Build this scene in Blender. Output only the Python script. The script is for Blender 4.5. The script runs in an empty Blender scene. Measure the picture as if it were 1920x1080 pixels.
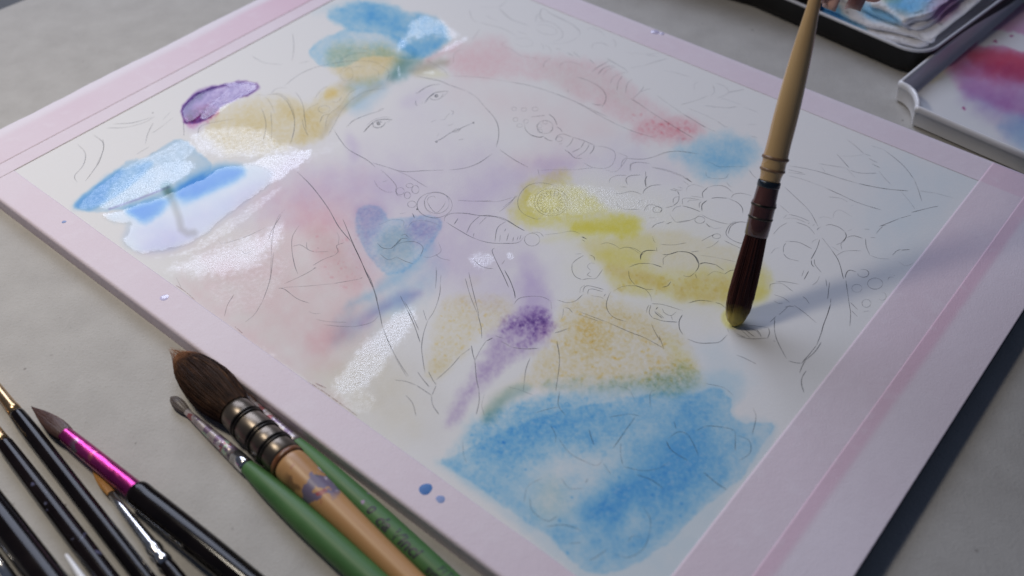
import bpy, bmesh, math, random
import numpy as np
from mathutils import Vector, Matrix
random.seed(7); np.random.seed(7)
SC = bpy.context.scene
COL = SC.collection

# ------------------------------------------------------------------ camera
# pose solved from the vanishing points of the board's edges (photo is 1920 x 1080)
ZB = 0.0075                                   # height of the board's upper face over the table
FPX = 1870.5
CAMH = 0.28 + ZB
R = np.array([[0.99996666, 0.00816602, 0.0],
              [-0.00577837, 0.7075872, -0.70660241],
              [-0.00577013, 0.70657885, 0.70761079]])
cam = bpy.data.cameras.new("camera")
cam_o = bpy.data.objects.new("camera", cam); COL.objects.link(cam_o)
cam_o.matrix_world = Matrix([[*R[0], 0], [*R[1], 0], [*R[2], CAMH], [0, 0, 0, 1]])
cam.sensor_width = 36.0
cam.lens = 36.0 * FPX / 1920.0
cam.clip_start = 0.01; cam.clip_end = 50
cam.dof.use_dof = True
cam.dof.focus_distance = 0.405
cam.dof.aperture_fstop = 8.0
SC.camera = cam_o

# ------------------------------------------------------------------ world and lamps
W = bpy.data.worlds.new("World"); SC.world = W; W.use_nodes = True
bg = W.node_tree.nodes["Background"]
bg.inputs[0].default_value = (0.45, 0.6, 1.0, 1); bg.inputs[1].default_value = 0.09

def area(name, loc, target, sx, sy, watts, color):
    l = bpy.data.lights.new(name, 'AREA'); l.shape = 'RECTANGLE'; l.size = sx; l.size_y = sy
    l.energy = watts; l.color = color
    o = bpy.data.objects.new(name, l); COL.objects.link(o)
    o.location = loc
    o.rotation_euler = (Vector(target) - Vector(loc)).to_track_quat('-Z', 'Y').to_euler()
    return o
# the warm work lamp hanging over the left part of the board
area("work_lamp", (-0.27, 0.32, 0.45), (-0.27, 0.32, 0.0), 0.10, 0.07, 1.35, (1.0, 0.91, 0.78))

SC.view_settings.view_transform = 'Standard'
SC.view_settings.look = 'None'
SC.view_settings.exposure = -0.14
SC.view_settings.gamma = 1.0

# ------------------------------------------------------------------ projection helpers
CAMP = np.array([0, 0, CAMH])
def ray(x, y):
    d = R @ np.array([x - 960.0, -(y - 540.0), -FPX]); return d / np.linalg.norm(d)
def P(x, y, z=ZB):
    d = ray(x, y); return CAMP + d * ((z - CAMH) / d[2])
def PD(x, y, depth):
    """point on the ray through a photo pixel at a depth along the optical axis"""
    d = R @ np.array([x - 960.0, -(y - 540.0), -FPX]); return CAMP + d * (depth / FPX)
def proj(p):
    p = np.asarray(p, float)
    c = (p - CAMP) @ R
    return 960 + FPX * c[..., 0] / -c[..., 2], 540 - FPX * c[..., 1] / -c[..., 2]
def depth_of(p): return -((np.asarray(p) - CAMP) @ R)[..., 2]

# the room's window, back left, where its mirror image lies on the wet washes
_h = P(540, 400); _r = ray(540, 400) * np.array([1, 1, -1]); WIN = _h + _r * 1.75
area("window_light", tuple(map(float, WIN)), tuple(map(float, _h)), 1.10, 0.84, 21.5, (0.72, 0.79, 1.0))

# ------------------------------------------------------------------ numpy noise
def _hash(ix, iy, seed):
    h = (ix.astype(np.int64) * 374761393 + iy.astype(np.int64) * 668265263 + seed * 974634777) & 0xffffffff
    h = ((h ^ (h >> 13)) * 1274126177) & 0xffffffff
    return ((h ^ (h >> 16)) & 0xffff) / 65535.0
def vnoise(x, y, seed=0):
    ix = np.floor(x); iy = np.floor(y); fx = x - ix; fy = y - iy
    fx = fx * fx * (3 - 2 * fx); fy = fy * fy * (3 - 2 * fy)
    a = _hash(ix, iy, seed); b = _hash(ix + 1, iy, seed); c = _hash(ix, iy + 1, seed); d = _hash(ix + 1, iy + 1, seed)
    return (a * (1 - fx) + b * fx) * (1 - fy) + (c * (1 - fx) + d * fx) * fy
def fbm(x, y, seed=0, oct=4):
    s = 0; a = .5; t = 0
    for o in range(oct):
        s = s + a * vnoise(x * 2 ** o + 17.3 * o, y * 2 ** o + 9.1 * o, seed + o); t += a; a *= .55
    return s / t
def sstep(a, b, x):
    t = np.clip((x - a) / (b - a), 0, 1); return t * t * (3 - 2 * t)
def sdist(px, py, poly):
    """signed distance (pixels, negative inside) to a polygon"""
    poly = np.asarray(poly, float); n = len(poly)
    d2 = np.full(px.shape, 1e18); ins = np.zeros(px.shape, bool)
    for i in range(n):
        x0, y0 = poly[i]; x1, y1 = poly[(i + 1) % n]
        ex, ey = x1 - x0, y1 - y0; L = ex * ex + ey * ey + 1e-9
        t = np.clip(((px - x0) * ex + (py - y0) * ey) / L, 0, 1)
        d2 = np.minimum(d2, (px - x0 - t * ex) ** 2 + (py - y0 - t * ey) ** 2)
        if y0 != y1:
            c = ((y0 > py) != (y1 > py)) & (px < ex * (py - y0) / (y1 - y0) + x0); ins ^= c
    d = np.sqrt(d2); return np.where(ins, -d, d)
def smooth_poly(poly, it=2):
    p = np.asarray(poly, float)
    for _ in range(it):
        q = np.roll(p, -1, 0); p = np.stack([.75 * p + .25 * q, .25 * p + .75 * q], 1).reshape(-1, 2)
    return p
def sline(px, py, pts):
    pts = np.asarray(pts, float); d2 = np.full(px.shape, 1e18)
    for i in range(len(pts) - 1):
        x0, y0 = pts[i]; ex, ey = pts[i + 1] - pts[i]; L = ex * ex + ey * ey + 1e-9
        t = np.clip(((px - x0) * ex + (py - y0) * ey) / L, 0, 1)
        d2 = np.minimum(d2, (px - x0 - t * ex) ** 2 + (py - y0 - t * ey) ** 2)
    return np.sqrt(d2)

PIG = dict(B=(.15, .51, .92), U=(.19, .50, .97), C=(.30, .62, .94), Y=(.85, .69, .32), L=(.86, .78, .10), R=(.90, .36, .42), V=(.23, .12, .42),
           N=(.62, .58, .50), O=(.95, .60, .12), T=(.22, .42, .40), M=(.62, .12, .38), K=(.30, .30, .32), A=(.72, .62, .88))
class Washes:
    """pigment density fields, laid down in the photograph's own pixel grid as seen on a plane"""
    def __init__(s, px, py):
        s.px, s.py = px, py; s.ln = np.zeros((len(px), 3)); s.wet = np.zeros(len(px)); s.pool = np.zeros(len(px))
        s.h = np.zeros(len(px)); s.gran = np.zeros(len(px)); s.seed = 11
    def field(s, poly, soft, warp=4, ws=40, sm=2):
        poly = smooth_poly(poly, sm) if sm else np.asarray(poly, float)
        m = soft + warp + 4
        x0, y0 = poly.min(0) - m; x1, y1 = poly.max(0) + m
        k = np.nonzero((s.px > x0) & (s.px < x1) & (s.py > y0) & (s.py < y1))[0]
        X, Y = s.px[k], s.py[k]; s.seed += 5
        d = sdist(X, Y, poly)
        if warp: d = d + warp * 2.2 * (fbm(X / ws, Y / ws, s.seed) - .5) + warp * 1.3 * (fbm(X / (ws * .35), Y / (ws * .35), s.seed + 3) - .5)
        return k, d
    def wash(s, pig, dens, poly, soft=8, warp=4, ws=40, var=.35, vs=30, edge=0, gran=0, sm=2, fine=0):
        k, d = s.field(poly, soft, warp, ws, sm); X, Y = s.px[k], s.py[k]
        f = sstep(soft, -soft, d)
        if var: f = f * np.clip(1 + var * 2.4 * (fbm(X / vs, Y / vs, s.seed + 7) - .5), 0, 3)
        if fine: f = f * np.clip(1 + fine * 3 * (fbm(X / 5.0, Y / 5.0, s.seed + 9, 3) - .5), 0, 3)
        if edge: f = f + edge * np.exp(-((d + 3) / 3.0) ** 2)
        s.ln[k] += np.log(np.array(PIG[pig])) * (dens * f)[:, None]
        s.gran[k] = np.maximum(s.gran[k], gran * np.clip(f, 0, 1))
    def specks(s, pig, dens, poly, n, r0, r1, seed):
        rnd = random.Random(seed); p = np.asarray(poly, float); (ax, ay), (bx, by) = p.min(0), p.max(0); k = 0
        while k < n:
            x, y = rnd.uniform(ax, bx), rnd.uniform(ay, by)
            if sdist(np.array([x]), np.array([y]), p)[0] > 0: continue
            a = rnd.uniform(0, 6.3); r = rnd.uniform(r0, r1); l = r * rnd.uniform(0, 1.6)
            s.line(pig, dens * rnd.uniform(.3, 1), [(x, y), (x + l * math.cos(a), y + l * .6 * math.sin(a))], r, r * .9); k += 1
    def lift(s, amt, poly, soft=15, warp=6, ws=30):
        k, d = s.field(poly, soft, warp, ws); s.ln[k] *= (1 - amt * sstep(soft, -soft, d))[:, None]
    def line(s, pig, dens, pts, w, soft=None):
        pts = np.asarray(pts, float); m = w + (soft or w)
        x0, y0 = pts.min(0) - m; x1, y1 = pts.max(0) + m
        k = np.nonzero((s.px > x0) & (s.px < x1) & (s.py > y0) & (s.py < y1))[0]
        if not len(k): return
        d = sline(s.px[k], s.py[k], pts); so = soft or w * .6
        s.ln[k] += np.log(np.array(PIG[pig])) * (dens * sstep(w / 2 + so / 2, w / 2 - so / 2, d))[:, None]
    def damp(s, amt, poly, soft=12, warp=7, ws=26):
        k, d = s.field(poly, soft, warp, ws); f = amt * sstep(soft, -soft, d); s.wet[k] = np.maximum(s.wet[k], f)
    def puddle(s, poly, h=.00022, w=11, warp=3, ws=24):
        k, d = s.field(poly, 2, warp, ws)
        f = sstep(1, -3, d); s.wet[k] = np.maximum(s.wet[k], f); s.pool[k] = np.maximum(s.pool[k], f)
        t = np.clip(-d / w, 0, 1); s.h[k] = np.maximum(s.h[k], h * np.sqrt(1 - (1 - t) ** 2))

# ------------------------------------------------------------------ object helpers
def tag(o, label=None, cat=None, group=None, kind=None):
    if label: o['label'] = label
    if cat: o['category'] = cat
    if group: o['group'] = group
    if kind: o['kind'] = kind
    return o
def empty(name, loc, label, cat, group=None, mat=None):
    o = bpy.data.objects.new(name, None); COL.objects.link(o); o.empty_display_size = .01
    if mat is not None: o.matrix_world = mat
    else: o.location = loc
    return tag(o, label, cat, group)
def link(name, verts, faces, material, parent=None, smooth=True):
    me = bpy.data.meshes.new(name); me.from_pydata([tuple(map(float, v)) for v in verts], [], faces); me.validate(); me.update()
    if smooth: me.polygons.foreach_set('use_smooth', [True] * len(me.polygons))
    if material: me.materials.append(material)
    o = bpy.data.objects.new(name, me); COL.objects.link(o)
    if parent: o.parent = parent
    return o
def grid_obj(name, verts, nu, nv, material, parent=None, keep=None):
    """verts: (nu*nv,3) array, index i*nv+j"""
    i, j = np.meshgrid(np.arange(nu - 1), np.arange(nv - 1), indexing='ij'); b = (i * nv + j).ravel()
    F = np.stack([b, b + nv, b + nv + 1, b + 1], 1)
    if keep is not None: F = F[keep[F].all(1)]
    q = np.asarray(verts)[F[len(F) // 2]]
    if np.cross(q[1] - q[0], q[2] - q[0])[2] < 0: F = F[:, ::-1]
    me = bpy.data.meshes.new(name)
    me.vertices.add(len(verts)); me.vertices.foreach_set('co', np.asarray(verts, np.float32).ravel())
    me.loops.add(len(F) * 4); me.loops.foreach_set('vertex_index', F.astype(np.int32).ravel())
    me.polygons.add(len(F)); me.polygons.foreach_set('loop_start', np.arange(0, len(F) * 4, 4, dtype=np.int32))
    me.update(calc_edges=True); me.polygons.foreach_set('use_smooth', np.ones(len(F), bool))
    me.materials.append(material)
    o = bpy.data.objects.new(name, me); COL.objects.link(o)
    if parent: o.parent = parent
    return o
def set_color(o, name, rgb):
    a = o.data.attributes.new(name, 'FLOAT_COLOR', 'POINT'); c = np.ones((len(rgb), 4), np.float32); c[:, :3] = rgb
    a.data.foreach_set('color', c.ravel())
def set_float(o, name, v):
    a = o.data.attributes.new(name, 'FLOAT', 'POINT'); a.data.foreach_set('value', np.asarray(v, np.float32))

# ------------------------------------------------------------------ materials
class NT:
    def __init__(s, name):
        s.m = bpy.data.materials.new(name); s.m.use_nodes = True; s.t = s.m.node_tree
        s.b = s.t.nodes["Principled BSDF"]; s.out = s.t.nodes["Material Output"]
    def n(s, typ, **kw):
        nd = s.t.nodes.new(typ)
        for k, v in kw.items(): setattr(nd, k, v)
        return nd
    def lk(s, a, b): s.t.links.new(a, b)
    def setv(s, inp, v):
        if hasattr(v, 'is_output') or isinstance(v, bpy.types.NodeSocket): s.lk(v, inp)
        else: inp.default_value = v
    def math(s, op, a, b=0.0, c=0.0, clamp=False):
        nd = s.n('ShaderNodeMath', operation=op); nd.use_clamp = clamp
        s.setv(nd.inputs[0], a); s.setv(nd.inputs[1], b); s.setv(nd.inputs[2], c); return nd.outputs[0]
    def noise(s, scale, detail=3, rough=.55, vec=None, out=0, dist=0):
        nd = s.n('ShaderNodeTexNoise'); nd.inputs['Scale'].default_value = scale; nd.inputs['Detail'].default_value = detail
        nd.inputs['Roughness'].default_value = rough; nd.inputs['Distortion'].default_value = dist
        s.lk(vec if vec else s.obj(), nd.inputs['Vector']); return nd.outputs[out]
    def obj(s):
        if not hasattr(s, '_o'): s._o = s.n('ShaderNodeTexCoord').outputs['Object']
        return s._o
    def scaled(s, sx, sy, sz):
        m = s.n('ShaderNodeMapping'); m.inputs['Scale'].default_value = (sx, sy, sz); s.lk(s.obj(), m.inputs[0]); return m.outputs[0]
    def ramp(s, fac, stops):
        r = s.n('ShaderNodeValToRGB'); e = r.color_ramp.elements
        while len(e) < len(stops): e.new(.5)
        for el, (p, c) in zip(e, stops): el.position = p; el.color = (*c, 1) if len(c) == 3 else c
        s.lk(fac, r.inputs[0]); return r.outputs[0]
    def mix(s, fac, a, b, mode='MIX'):
        m = s.n('ShaderNodeMix', data_type='RGBA', blend_type=mode)
        s.setv(m.inputs[0], fac)
        for inp, v in ((m.inputs[6], a), (m.inputs[7], b)):
            if isinstance(v, tuple): inp.default_value = (*v, 1) if len(v) == 3 else v
            else: s.lk(v, inp)
        return m.outputs[2]
    def mr(s, v, a, b, c, d, smooth=False):
        m = s.n('ShaderNodeMapRange'); m.interpolation_type = 'SMOOTHSTEP' if smooth else 'LINEAR'
        s.setv(m.inputs[0], v)
        for i, x in zip((1, 2, 3, 4), (a, b, c, d)): s.setv(m.inputs[i], x)
        return m.outputs[0]
    def attr(s, name, out='Fac'):
        a = s.n('ShaderNodeAttribute', attribute_name=name); return a.outputs[out]
    def bump(s, h, dist, strength=1.0):
        b = s.n('ShaderNodeBump'); s.setv(b.inputs['Strength'], strength); b.inputs['Distance'].default_value = dist
        s.lk(h, b.inputs['Height']); s.lk(b.outputs[0], s.b.inputs['Normal']); return b
    def set(s, color=None, rough=None, metal=None, spec=None, coat=None, coat_rough=None, sss=None):
        for k, v in (('Base Color', color), ('Roughness', rough), ('Metallic', metal), ('Specular IOR Level', spec),
                     ('Coat Weight', coat), ('Coat Roughness', coat_rough), ('Subsurface Weight', sss)):
            if v is None: continue
            if isinstance(v, tuple): s.b.inputs[k].default_value = (*v, 1) if len(v) == 3 else v
            else: s.setv(s.b.inputs[k], v)
        return s

# grey cardboard that covers the table
t = NT("grey_cardboard")
f1 = t.noise(55, 5, .6); f2 = t.noise(900, 2, .6); f3 = t.noise(300, 3, .6, vec=t.scaled(1, .35, 1))
c = t.ramp(f1, [(.3, (.41, .394, .368)), (.7, (.475, .459, .430))])
c = t.mix(t.mr(f2, .62, .78, 0, .45), c, (.27, .25, .225))
c = t.mix(t.mr(f3, .60, .75, 0, .35), c, (.50, .48, .455))
sp = t.n('ShaderNodeTexVoronoi'); sp.inputs['Scale'].default_value = 120; t.lk(t.obj(), sp.inputs['Vector'])
rnd = t.n('ShaderNodeSeparateColor'); t.lk(sp.outputs['Color'], rnd.inputs[0])
spk = t.math('MULTIPLY', t.mr(sp.outputs['Distance'], .05, .10, 1, 0), t.mr(rnd.outputs[0], .74, .95, 0, .9))
c = t.mix(spk, c, (.14, .12, .11))
t.set(color=c, rough=.86, spec=.25); t.bump(t.math('ADD', f2, t.math('MULTIPLY', f3, .7)), .0003, .6)
CARD = t.m
t = NT("dark_table"); t.set(color=t.ramp(t.noise(30, 4), [(.3, (.012, .013, .010)), (.7, (.03, .03, .024))]), rough=.5); DARKT = t.m
t = NT("board_black"); t.set(color=t.ramp(t.noise(120, 3), [(.3, (.006, .006, .007)), (.7, (.014, .014, .015))]), rough=.62, spec=.2); BOARD = t.m

# pink paper tape; the 'layers' attribute counts tapes one over the other, 'back' tells paper from bare board below
t = NT("pink_tape")
L = t.attr('layers'); f1 = t.noise(160, 3); f2 = t.noise(1500, 2); f3 = t.noise(14, 3)
one = t.ramp(f3, [(.35, (.715, .605, .665)), (.65, (.735, .650, .700))]); two = t.ramp(f3, [(.35, (.70, .49, .585)), (.65, (.715, .53, .615))])
c = t.mix(L, one, two); c = t.mix(t.attr('pale'), c, (.79, .745, .80))
c = t.mix(t.mr(f1, .55, .72, 0, .22), c, (.80, .74, .79)); c = t.mix(t.mr(f2, .64, .75, 0, .22), c, (.56, .44, .53))
t.set(color=c, rough=.62, spec=.3); t.bump(t.math('ADD', f2, t.math('MULTIPLY', f1, 1.6)), .00016, .6)
TAPE = t.m

# watercolour paper: pigment, granulation and the water lying on it come from the mesh attributes
t = NT("watercolour_paper")
pig = t.attr('pig', 'Color'); wet = t.attr('wet'); pool = t.attr('pool'); gran = t.attr('gran')
tooth = t.noise(1150, 3, .55); tooth2 = t.noise(2300, 2, .6); g1 = t.noise(520, 4, .7)
lg = t.mix(1.0, (.755, .745, .735), pig, 'MULTIPLY')
gfac = t.mr(g1, .35, .7, -.6, 1.0)
gm = t.math('MULTIPLY', gran, gfac)
dark = t.mix(1.0, lg, pig, 'MULTIPLY'); dark = t.mix(.75, lg, dark)
pale = t.mix(.45, lg, (.755, .745, .735))
c = t.mix(t.math('MAXIMUM', gm, 0.0, clamp=True), lg, dark)
c = t.mix(t.math('MAXIMUM', t.math('MULTIPLY', gm, -1.0), 0.0, clamp=True), c, pale)
fn = t.math('MULTIPLY', t.math('SUBTRACT', t.noise(560, 3, .6), .5), t.math('SUBTRACT', 1.0, pool))
film = t.math('ADD', wet, t.math('MULTIPLY', fn, .35))
film = t.math('MULTIPLY', t.mr(film, .26, .60, 0, 1, True), t.mr(wet, .02, .12, 0, 1))
bs = t.math('ADD', .20, t.math('MULTIPLY', film, t.mr(wet, .42, .68, .14, .40)))
bs = t.math('MULTIPLY', bs, t.math('SUBTRACT', 1.0, t.math('MULTIPLY', pool, .985)))
h = t.math('ADD', tooth, t.math('MULTIPLY', tooth2, .35))
t.set(color=c, rough=t.mr(film, 0, 1, .78, t.mr(wet, .40, .76, .36, .15)), spec=t.math('SUBTRACT', t.mr(film, 0, 1, .25, .70), t.math('MULTIPLY', pool, .44)))
t.bump(h, .00026, bs)
PAPER = t.m
t = NT("graphite"); al = t.attr('dark'); al = t.math('MULTIPLY', al, t.mr(t.noise(2600, 2, .6), .3, .6, .45, 1.0))
t.set(color=(.055, .055, .065), rough=.5); t.setv(t.b.inputs['Alpha'], al); GRAPH = t.m
t = NT("reddish_line"); t.set(color=(.25, .08, .06), rough=.5); t.setv(t.b.inputs['Alpha'], t.math('MULTIPLY', t.attr('dark'), t.mr(t.noise(900, 2), .35, .6, .1, 1))); REDLINE = t.m

# ------------------------------------------------------------------ table and cardboard
def box_mesh(name, corners, z0, z1, material, parent=None, bev=0.0):
    """prism over a convex quad of xy corners (counter-clockwise)"""
    bm = bmesh.new()
    lo = [bm.verts.new((c[0], c[1], z0)) for c in corners]; hi = [bm.verts.new((c[0], c[1], z1)) for c in corners]
    bm.faces.new(lo[::-1]); bm.faces.new(hi); n = len(corners)
    for i in range(n): bm.faces.new((lo[i], lo[(i + 1) % n], hi[(i + 1) % n], hi[i]))
    bmesh.ops.recalc_face_normals(bm, faces=bm.faces)
    if bev: bmesh.ops.bevel(bm, geom=bm.edges[:], offset=bev, segments=3, affect='EDGES', profile=.6)
    me = bpy.data.meshes.new(name); bm.to_mesh(me); bm.free()
    me.materials.append(material); o = bpy.data.objects.new(name, me); COL.objects.link(o)
    if parent: o.parent = parent
    return o
tb = box_mesh("table", [(-2.2, -1.2), (2.2, -1.2), (2.2, 2.6), (-2.2, 2.6)], -.045, -.003, DARKT); tag(tb, kind='structure')
e0, e1 = P(0, 18, 0), P(45, 0, 0); dx = (e1 - e0)[:2]; dx /= np.linalg.norm(dx); ny = np.array([-dx[1], dx[0]])
c0 = e0[:2] - dx * .10
cb = box_mesh("cardboard_sheet", [c0 - ny * 1.0 - dx * .6, c0 + dx * 1.5 - ny * 1.0, c0 + dx * 1.5, c0 - dx * .6], -.0026, 0, CARD, bev=.0004)
tag(cb, "large grey cardboard sheet lying under everything as a table cover", "cardboard")

# ------------------------------------------------------------------ board, paper, tape
Lp, Tp, Rp, Bp = [P(*q) for q in ((26.5, 320.2), (782.5, -84.2), (1834.6, 336.6), (1201.3, 1158.7))]
EU = (Tp - Lp)[:2]; EU /= np.linalg.norm(EU); EV = np.array([EU[1], -EU[0]])
def uv(p): q = np.asarray(p)[:2] - Lp[:2]; return np.array([q @ EU, q @ EV])
def xy(u, v): return Lp[:2] + EU * u + EV * v
PU = (uv(Tp)[0] + uv(Rp)[0]) / 2; PV = (uv(Rp)[1] + uv(Bp)[1]) / 2
OL, OT, OR_, OB = [uv(P(*q)) for q in ((-104.9, 299.1), (745.8, -135.6), (2048.8, 378.4), (1389.8, 1420.2))]
u0 = (OL[0] + OB[0]) / 2; u1 = (OT[0] + OR_[0]) / 2; v0 = (OL[1] + OT[1]) / 2; v1 = (OR_[1] + OB[1]) / 2
painting = empty("taped_painting", (*xy((u0 + u1) / 2, (v0 + v1) / 2), 0),
                 "unfinished watercolour of a woman taped with pink tape to a thin black-edged board", "painting")
bpy.context.view_layer.update()
PINV = Matrix.Translation(-Vector(painting.location))
def onp(o): o.parent = painting; o.matrix_parent_inverse = PINV; return o
bd = box_mesh("drawing_board", [xy(u0 + .0004, v0 + .0004), xy(u0 + .0004, v1 - .0003), xy(u1 - .0003, v1 - .0003), xy(u1 - .0003, v0 + .0004)], .0003, ZB - .0004, BOARD, bev=.0007)
onp(bd)

NU, NV = 520, 670
gu, gv = np.meshgrid(np.linspace(-.003, PU + .003, NU), np.linspace(-.003, PV + .003, NV), indexing='ij')
pxy = Lp[:2] + gu.ravel()[:, None] * EU + gv.ravel()[:, None] * EV
pv = np.concatenate([pxy, np.full((len(pxy), 1), ZB)], 1)
PX, PY = proj(pv)
w = Washes(PX, PY)
def C(x0, y0, s, pts): return [(x0 + a / s, y0 + b / s) for a, b in pts]

# ---- washes (photo pixel coordinates)
# faint overall tints left by earlier washes
w.wash('A', 0.16, [(560, 330), (700, 240), (800, 150), (930, 300), (1100, 330), (900, 420), (820, 520), (640, 420)], 90, 30, 80)
w.wash('N', 0.13, [(300, 480), (480, 440), (620, 520), (760, 640), (720, 790), (620, 740), (470, 640)], 60, 30, 60)
w.wash('N', 0.1, [(640, 730), (800, 640), (860, 760), (830, 850), (760, 830)], 45, 21, 60)
w.wash('C', 0.1, [(1640, 300), (1800, 300), (1834, 337), (1700, 480), (1620, 420)], 75, 30, 60)
# soft bleeding tints between the passages
w.wash('R', .16, [(330, 520), (480, 440), (620, 430), (700, 540), (640, 660), (560, 690), (430, 610)], 60, 30, 70, .5)
w.wash('R', .12, [(520, 330), (660, 320), (700, 400), (600, 450), (480, 420)], 50, 25, 70, .5)
w.wash('V', .05, [(640, 290), (800, 300), (950, 280), (1060, 320), (960, 420), (840, 520), (700, 560), (640, 420)], 60, 30, 70, .6)
w.wash('A', .30, [(830, 430), (980, 440), (1040, 540), (960, 600), (860, 560), (800, 500)], 50, 20, 60, .5)
w.wash('A', .30, [(420, 400), (560, 300), (660, 300), (640, 380), (540, 420)], 45, 20, 60, .5)
w.wash('A', .22, [(1000, 300), (1200, 260), (1300, 330), (1140, 340)], 40, 20, 60, .5)
w.wash('Y', .10, [(560, 690), (700, 640), (800, 760), (760, 840), (640, 780)], 50, 20, 60, .5)
w.wash('R', .08, [(820, 160), (1040, 170), (1200, 240), (1100, 300), (960, 230)], 45, 20, 60, .5)
w.wash('L', .05, [(960, 320), (1240, 380), (1440, 480), (1440, 600), (1200, 600), (1060, 480)], 50, 25, 60, .5)
# top blue
w.wash('B', 0.096, [(578, 24), (650, -10), (740, -6), (720, 12), (640, 12), (600, 30)], 10.5, 6)
w.wash('B', 0.264, [(642, 55), (604, 72), (574, 97), (593, 116), (607, 124), (650, 128), (690, 100), (750, 110), (790, 110), (760, 70), (700, 55)], 3, 4, 30, .5, 20, edge=.10, fine=.25)
w.wash('B', 0.496, [(608, 29), (640, 12), (680, 4), (724, 9), (760, 24), (800, 22), (836, 48), (845, 73), (813, 98), (782, 112), (752, 96), (738, 72), (700, 58), (652, 58), (634, 45)], 7.5, 6, 30, .6, 28, edge=.05, fine=.2)
w.wash('B', 0.32, [(660, 25), (720, 22), (750, 40), (700, 48), (650, 42)], 24, 9)
w.wash('B', 0.36, [(770, 85), (810, 70), (835, 80), (810, 100), (780, 110)], 15, 6)
w.lift(.35, [(660, 62), (730, 60), (750, 80), (690, 85)], 10)
w.wash('T', 0.75, [(738, 118), (760, 104), (786, 110), (780, 124), (752, 146), (730, 150)], 15, 7.5)
w.wash('B', 0.176, [(650, 155), (720, 142), (765, 140), (745, 152), (700, 165), (655, 178)], 13.5, 6)
w.wash('Y', 0.46, [(612, 96), (640, 84), (700, 81), (745, 92), (754, 104), (736, 126), (716, 150), (690, 160), (650, 152), (628, 136), (612, 112)], 13.5, 6, 30, .3, gran=.35, fine=.2)
w.wash('Y', 0.323, [(690, 100), (740, 98), (745, 112), (712, 122), (660, 112)], 15, 6)
w.wash('N', 0.75, [(764, 132), (800, 114), (845, 112), (835, 122), (800, 132), (780, 140)], 12, 6)
w.wash('L', 0.10, [(770, 138), (800, 124), (848, 142), (820, 146), (785, 144)], 9, 4.5)
w.wash('R', 0.186, [(800, 108), (850, 78), (870, 80), (840, 100), (800, 118)], 9, 4.5)
# rose sweep on the right of the hood
w.wash('R', 0.161, [(842, 98), (872, 72), (920, 64), (950, 67), (957, 84), (975, 98), (1040, 106), (1105, 112), (1150, 128), (1185, 168), (1240, 205), (1290, 222), (1320, 240), (1290, 262), (1230, 262), (1160, 225), (1110, 195), (1040, 158), (1000, 146), (930, 142), (850, 148)], 12, 9, 40, .4, fine=.25, gran=.3)
w.wash('N', 0.12, [(1000, 110), (1120, 120), (1190, 180), (1200, 215), (1100, 180), (1010, 140)], 22.5, 12)
w.wash('R', 0.322, [(1178, 255), (1215, 228), (1262, 222), (1325, 238), (1305, 256), (1235, 270)], 19.5, 9, 30, .3, fine=.4, gran=.4)
w.wash('R', 0.112, [(850, 100), (930, 80), (960, 110), (920, 135), (850, 130)], 30, 12)
w.wash('B', 0.336, [(1252, 290), (1300, 264), (1350, 255), (1408, 264), (1420, 290), (1412, 312), (1384, 331), (1340, 337), (1296, 318)], 21, 12, 40, .35, fine=.2)
w.wash('B', 0.176, [(1310, 300), (1350, 285), (1400, 300), (1370, 318), (1330, 312)], 15, 7.5)
# rose / violet neck
w.wash('R', 0.0806, [(945, 290), (1010, 276), (1085, 298), (1062, 322), (980, 328)], 27, 12); w.wash('A', 0.35, [(1000, 300), (1070, 296), (1080, 318), (1020, 330)], 18, 9)
w.wash('A', 0.26, [(858, 390), (890, 345), (960, 310), (1000, 330), (940, 370), (900, 410)], 33, 15); w.wash('A', 0.45, [(648, 250), (668, 255), (676, 290), (662, 300), (652, 280)], 12, 6)
w.wash('A', 0.26, [(745, 195), (800, 165), (815, 172), (770, 205)], 13.5, 6); w.wash('C', 0.3, [(645, 195), (690, 170), (730, 165), (700, 190), (665, 215)], 18, 7.5)
w.wash('A', 0.3, [(620, 330), (720, 325), (780, 360), (700, 390), (640, 380)], 45, 15)
# lemon passage
w.wash('L', 0.27, [(970, 376), (984, 345), (1031, 325), (1072, 322), (1060, 350), (1098, 360), (1132, 380), (1164, 403), (1200, 404), (1206, 426), (1187, 446), (1142, 440), (1076, 438), (1045, 426), (1003, 428), (962, 414), (948, 396)], 12, 9, 30, .55, 24, fine=.35)
w.wash('L', 0.342, [(978, 385), (990, 360), (1020, 362), (1050, 375), (1060, 400), (1020, 415), (985, 405)], 18, 9, 20, .5, fine=.4)
w.wash('L', 0.378, [(1072, 426), (1090, 417), (1140, 412), (1165, 405), (1202, 409), (1196, 438), (1150, 438), (1082, 438)], 9, 6, 20, .3)
w.wash('L', 0.108, [(1000, 455), (1060, 435), (1090, 440), (1060, 452)], 10.5, 4.5)
w.wash('L', .16, [(1060, 420), (1130, 436), (1210, 430), (1240, 470), (1180, 510), (1120, 490), (1090, 450)], 12, 8, 30, .5)
w.wash('L', .45, [(1352, 596), (1362, 580), (1392, 585), (1398, 605), (1380, 617), (1362, 612)], 5, 3)
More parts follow.
